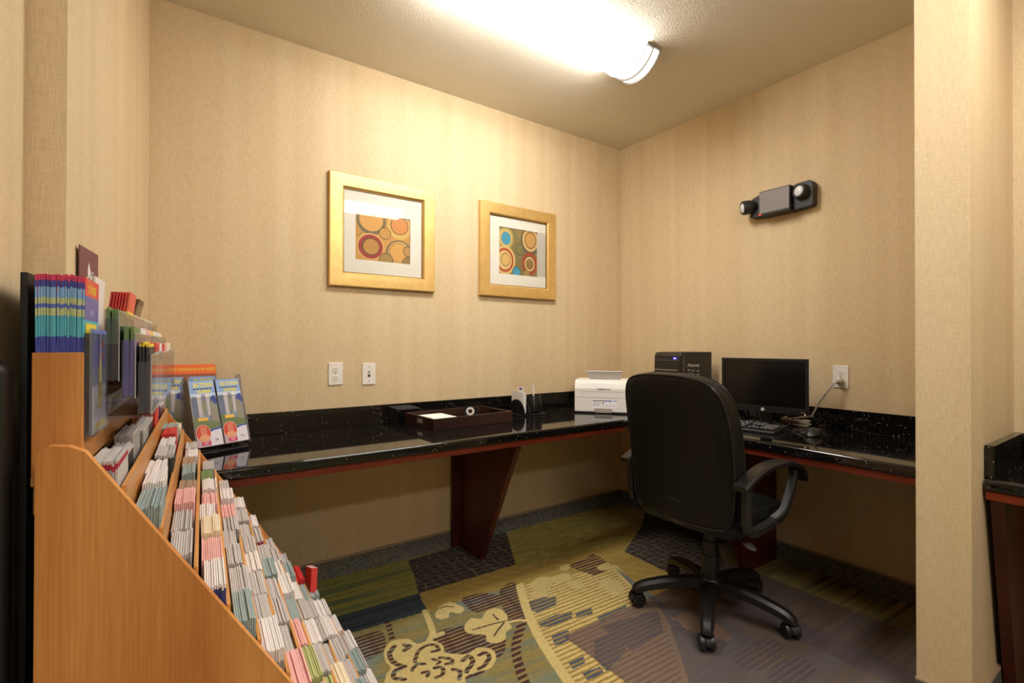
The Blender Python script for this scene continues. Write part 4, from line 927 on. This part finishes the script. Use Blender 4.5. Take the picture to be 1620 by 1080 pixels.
rowplan = [['pink-banded', 'dark-footed', 'grey', 'grey', 'dark-footed', 'red', 'navy', 'maroon'], ['sea-grey', 'white', 'white', 'dark-footed', 'maroon', 'red', 'sea-grey', 'cream'],
           ['grey', 'grey', 'pink', 'brown', 'sea-grey', 'brown', 'white', 'grey'], ['navy', 'pink', 'cream', 'white', 'pink', 'white', 'green-topped', 'grey'],
           ['sea-grey', 'grey', 'grey', 'dark-footed', 'grey', 'pink', 'white', 'grey'], ['white', 'pink-banded', 'grey', 'white', 'dark-footed', 'grey', 'grey', 'white'],
           ['pink', 'grey', 'grey', 'pink-banded', 'sea-grey', 'grey', 'pink-banded', 'white'], ['grey', 'lime', 'pink', 'sea-grey', 'white', 'navy', 'pink-banded', 'grey'],
           ['white', 'lime', 'grey', 'white', 'grey', 'maroon', 'sea-grey', 'pink-banded'], ['cream', 'white', 'cream', 'grey', 'dark-footed', 'pink-banded', 'sea-grey', 'red'],
           ['grey', 'grey', 'dark-footed', 'pink-banded', 'grey', 'white', 'white', 'sea-grey'], ['grey', 'white', 'pink-banded', 'sea-grey', 'pink-banded', 'grey', 'maroon', 'white'],
           ['white', 'grey', 'white', 'pink-banded', 'grey', 'sea-grey', 'grey', 'white'], ['grey', 'white', 'grey', 'white', 'grey', 'white', 'grey', 'white']]
leaves = []
for k in range(NT_):
    xl = LX0+PITCH*k; zl = EDGE(xl)+.004; zf = zl-.1715
    ds = np.linspace(D0+TH_+.003, D1-.003, 9)
    for s_ in range(8):
        kind = rowplan[k][s_]; d0, d1 = ds[s_]+.003, ds[s_+1]-.003; dm = (d0+d1)/2
        rnd = random.Random(100*k+s_); h = rnd.uniform(.188, .206)
        if kind in ('white', 'sea-grey', 'red'): h += .008
        n = rnd.choice((8, 9, 9, 10)); me_ = None
        lean = rnd.uniform(-1.5, 2.0)
        # does the near side panel hide this stack from the camera?
        s = D0/dm; X_, Z_ = (xl-.02)*s, CAM[2]+(zf+h-CAM[2])*s
        hidden = Z_ < EDGE(X_)-.004
        P = RL(xl-.02, dm, zf+h); v = Vector(P)-Vector(CAM); dep = v.dot(Vector(_f)); py = 540-FPX*v.dot(Vector(_u2))/dep; px = 810+FPX*v.dot(Vector(_r2))/dep
        hidden |= py > 1110
        key = (kind, round(d1-d0, 4), round(h, 3))
        for q in range(n):
            leaves.append((hidden, dep, k, s_, kind, d1-d0, h, RL(xl-.0375+LT*.5+LT*q+.0005, dm+rnd.uniform(-.0015, .0015), zf+rnd.uniform(0, .005)), (0, lean*.7, 0), q, n))
leaves.sort(key=lambda L_: (L_[0], L_[1]))
BUD = 296-COUNT[0]
cache = {}; mass = MB()
chosen = set()
for L_ in leaves:                                  # whole stacks, nearest first
    if L_[0]: continue
    kk = (L_[2], L_[3])
    if kk in chosen: continue
    if sum(1 for a_ in leaves if (a_[2], a_[3]) in chosen)+L_[10] <= BUD: chosen.add(kk)
for hidden, dep, k, s_, kind, w_, h, loc, tilt, q, n in leaves:
    key = (kind, round(h, 3))
    if key not in cache: cache[key] = fl_mesh(kind, w_, h)
    me_ = cache[key]
    if (k, s_) in chosen:
        put_leaf(me_, 'brochure', loc, '%s folded leaflet, %s stack from the near end, %s row down the oak rack' % (kind, ORD[s_], ORD[k]), 'leaflets of stack %s in row %s of the oak rack' % (ORD[s_], ORD[k]), tilt)
    else:
        T = Matrix.Translation(loc) @ Matrix.Rotation(-RA, 4, 'Z') @ Matrix.Rotation(R(tilt[1]), 4, 'Y')
        o = len(mass.v); mass.v += [tuple(T @ v.co) for v in me_.vertices]
        for p_ in me_.polygons: mass.f.append([i+o for i in p_.vertices]); mass.mi.append(mass.m(me_.materials[p_.material_index])); mass.sm.append(False)
o = mass.build('brochures'); tag(o, 'mass of folded leaflets filling the lower rows of the oak rack', 'brochures', None, 'stuff')
# two loose leaflets poking out over the far side
o = put_leaf(leaf_mesh('loose_red', .02, .10, .20, [(1, c_red)], c_pink), 'brochure', RL(LX0+PITCH*9+.012, D1-.075, EDGE(LX0+PITCH*9)-.155), 'red bundle of leaflets poking above the far side of the oak rack', None, (-16, 6, 0))
# ---- counter holders with town guides; local: front faces -y, leaning back
def cover_town(pr):
    Bl, Pl, Yl = PM('t_blue', (138, 170, 218)), PM('t_pale', (190, 210, 232)), PM('t_yellow', (226, 214, 84))
    pr.rect(-.5, 0, .5, 1, Bl).rect(-.5, .28, .5, .80, Pl).text('IN-TOWN', .06, .925, .098, Yl, 1.7, .004)
    for k in range(6): pr.rect(-.36+.13*k, .862, -.27+.13*k, .88, c_dark)
    pr.text('COUPONS', .05, .825, .060, Yl, 1.9, .004)
    for x, y, w, h, m_ in ((-.26, .44, .16, .34, WHT), (-.08, .50, .15, .28, PM('t_tower', (150, 152, 170))), (.08, .46, .14, .33, WHT)): pr.rect(x, y, x+w, y+h, m_)
    for k in range(14): pr.rect(-.48, .46+.022*k, -.28, .468+.022*k, PM('t_slate', (70, 84, 120)))
    for k in range(10): pr.rect(-.12, .47+.022*k, .06, .482+.022*k, c_lime)
    pr.poly([(.24, .66), (.30, .75), (.46, .76), (.5, .62)], PM('t_royal', (40, 74, 170))).poly([(.16, .32), (.22, .64), (.30, .68), (.46, .58), (.5, .32)], PM('t_rock', (168, 164, 140)))
    pr.poly([(-.5, .28), (-.5, .46), (-.2, .42), (.1, .38), (.5, .34), (.5, .22)], PM('t_green', (128, 146, 92))).rect(-.34, .385, .04, .43, PM('t_tag', (240, 190, 64)))
    pr.rect(-.5, 0, .5, .22, PM('t_mauve', (190, 164, 176))).poly([(.02, .0), (.02, .20), (.2, .235), (.5, .245), (.5, 0)], PM('t_lav', (222, 216, 226))).poly([(.0, .19), (.2, .228), (.5, .24), (.5, .262), (.2, .25), (.0, .215)], PM('t_royal', (40, 74, 170)))
    pr.poly(circ(-.22, .20, .29, 24, .128), PM('t_ring', (232, 190, 160)), (-.5, 0, .5, 1)).poly(circ(-.22, .20, .27, 24, .12), PM('t_lobster', (206, 70, 48)), (-.5, 0, .5, 1)).poly(circ(-.2, .13, .2, 16, .05), PM('t_shell', (226, 160, 120)), (-.5, 0, .5, 1))
    for k in range(4): pr.rect(-.3+.06*k, .18, -.28+.06*k, .30, PM('t_ring', (232, 190, 160)))
    pr.rect(-.34, .02, .02, .075, PM('t_tagred', (206, 60, 90))).text('SMART', -.16, .047, .05, WHT, 1.2).text('Lamar', .26, .085, .05, c_dark, 1.2)
WT, HT = .098, .268
me_town = leaf_mesh('town_guide', .0042, WT, HT, [(1, PM('town_edge', (116, 96, 74)))], PM('town_edge', (116, 96, 74)), None, cover_town)
me_town2 = leaf_mesh('town_guide_plain', .0042, WT, HT, [(1, PM('town_edge', (116, 96, 74)))], PM('town_edge', (116, 96, 74)))
a_, b_ = on(316, 708, 2, ZC+.026), on(391, 695, 2, ZC+.026)
hang = math.atan2(b_[1]-a_[1], b_[0]-a_[0]); hc = Vector(((a_[0]+b_[0])/2, (a_[1]+b_[1])/2, ZT))
def holder(label, hc, hang, header, glab, cols, lean, wid, n):
    t = thing('brochure_holder', label, 'acrylic holder', hc, hang)
    lm = Matrix.Rotation(-R(lean), 4, 'X'); Tz = Matrix.Translation((0, 0, .022)) @ lm; dep = .006+.0046*n
    fw_ = wid+.006
    MB().prism([(x, z) for x, z in rrect(-fw_/2, 0, fw_/2, .20, .012)], 1, -.0042, -.0024, m_acryl, T=Tz).build('front_wall', t)
    MB().box((0, dep/2-.003, .001), (fw_, dep+.003, .0018), m_acryl, T=Tz).build('pocket_floor', t)
    MB().prism([(x, z) for x, z in rrect(-fw_/2, 0, fw_/2, .285, .012)], 1, dep+.0012, dep+.003, m_acryl, T=Tz).build('back_wall', t)
    yb = dep+.075
    pw = [(-.004, .018), (.02, .002), (yb, .002), (yb, .25), (yb-.006, .275), (yb-.02, .294), (yb-.04, .300), (.07, .296)]
    for s in (-1, 1):
        e_ = MB().prism(pw, 0, s*(fw_/2+.0012)-.0009, s*(fw_/2+.0012)+.0009, m_acryl).build('end_wall', t)
        MB().tube([(s*(fw_/2+.0012), y, z) for y, z in pw], .0011, m_edge, 6, closed=True, up=(1, 0, 0)).build('polished_edge', e_)
    MB().tube([Tz @ Vector((x, -.0033, z)) for x, z in rrect(-fw_/2, .001, fw_/2, .20, .012)], .0009, m_edge, 6, closed=True, up=(0, 1, 0)).build('front_edge', t)
    MB().box((0, dep*.5+.01, .0011), (fw_-.02, dep+.06, .0018), m_acryl).build('foot', t)
    MB().prism([(.02, .001), (dep+.035, .001), (.05, .12)], 0, -.001, .001, m_acryl).build('rear_strut', t)
    if header:
        MB().prism([(x, z) for x, z in rrect(-fw_/2, .0, fw_/2, HT+.058, .016)], 1, dep+.0032, dep+.0042, c_or, T=Tz).build('header_card', t)
        pr = Print(lambda u, v, w: tuple(Tz @ Vector((u, dep+.0031-w, v))))
        for s in (-1, 1): pr.text('SAVE BIG & EAT BUFFETS', s*wid*.25, HT+.036, .0155, c_yel, .62, .0004)
        pr.mb.build('header_text', t)
    W4 = Matrix.Translation(hc) @ Matrix.Rotation(hang, 4, 'Z') @ Tz
    for ci, cx_ in enumerate(cols):
        for k in range(n):
            me_ = me_town if k == 0 else me_town2
            o = bpy.data.objects.new('town_guide', me_); COL.objects.link(o)
            o.matrix_world = W4 @ Matrix.Translation((cx_+random.uniform(-.001, .001), .0005+.0046*k, .0022)) @ Matrix.Rotation(R(-90), 4, 'Z')
            tag(o, (glab[ci][0] if k == 0 else glab[ci][1]), 'brochure', 'town guides in '+glab[ci][2])
    return t
holder('clear two-pocket holder of town guides at the left end of the worktop', hc, hang, False, [('front town guide in the left half of the clear worktop holder', 'town guide behind the front one, left half of the clear worktop holder', 'the left half of the clear holder'),
        ('front town guide in the right half of the clear worktop holder', 'town guide behind the front one, right half of the clear worktop holder', 'the right half of the clear holder')], [-.0525, .0525], 17, .205, 9)
h2a, h2b = on(244, 690, 1, -.14), on(345, 690, 1, -.14)
holder('holder with an orange header card in the corner behind the clear town guide holder', Vector((h2a[0]*.5+h2b[0]*.5+.005, -.125, ZT)), R(3), True, [('front town guide on the left under the orange header card', 'town guide behind the front one, left under the orange header card', 'the left of the orange holder'),
        ('front town guide on the right under the orange header card', 'town guide behind the front one, right under the orange header card', 'the right of the orange holder')], [-.066, .052], 8, h2b[0]-h2a[0]-.015, 5)
# ================================================================== LIGHT
w = bpy.data.worlds.new('world'); sc.world = w; w.use_nodes = True
w.node_tree.nodes['Background'].inputs[0].default_value = (1, .9, .78, 1); w.node_tree.nodes['Background'].inputs[1].default_value = 0.02
def emis(m, s): m.node_tree.nodes['Principled BSDF'].inputs['Emission Strength'].default_value = s
emis(m_diff, 22.); emis(m_band, 2.)
def area(name, loc, size, power, col=(1, .93, .82), rot=(0, 0, 0)):
    l = bpy.data.lights.new(name, 'AREA'); l.shape = 'RECTANGLE'; l.size, l.size_y = size; l.energy = power; l.color = col
    o = bpy.data.objects.new(name, l); COL.objects.link(o); o.location = loc; o.rotation_euler = rot; return o
area('lobby_fill_lamp', (-2.74, -4.21, HC-.06), (1.25, .28), 25, (1, .98, .94))  # unseen lamp added behind the camera as frontal fill
sc.view_settings.view_transform = 'Standard'; sc.view_settings.look = 'None'; sc.view_settings.gamma = 1; sc.view_settings.exposure = 0.48
try: sc.view_settings.use_curve_mapping = False
except Exception: pass
sc.cycles.use_denoising = True; sc.cycles.adaptive_threshold = 0.02
sc.cycles.max_bounces = 9; sc.cycles.diffuse_bounces = 5; sc.cycles.glossy_bounces = 4; sc.cycles.transparent_max_bounces = 24; sc.cycles.transmission_bounces = 6
sc.cycles.sample_clamp_indirect = 6.0; sc.cycles.caustics_reflective = False; sc.cycles.caustics_refractive = False
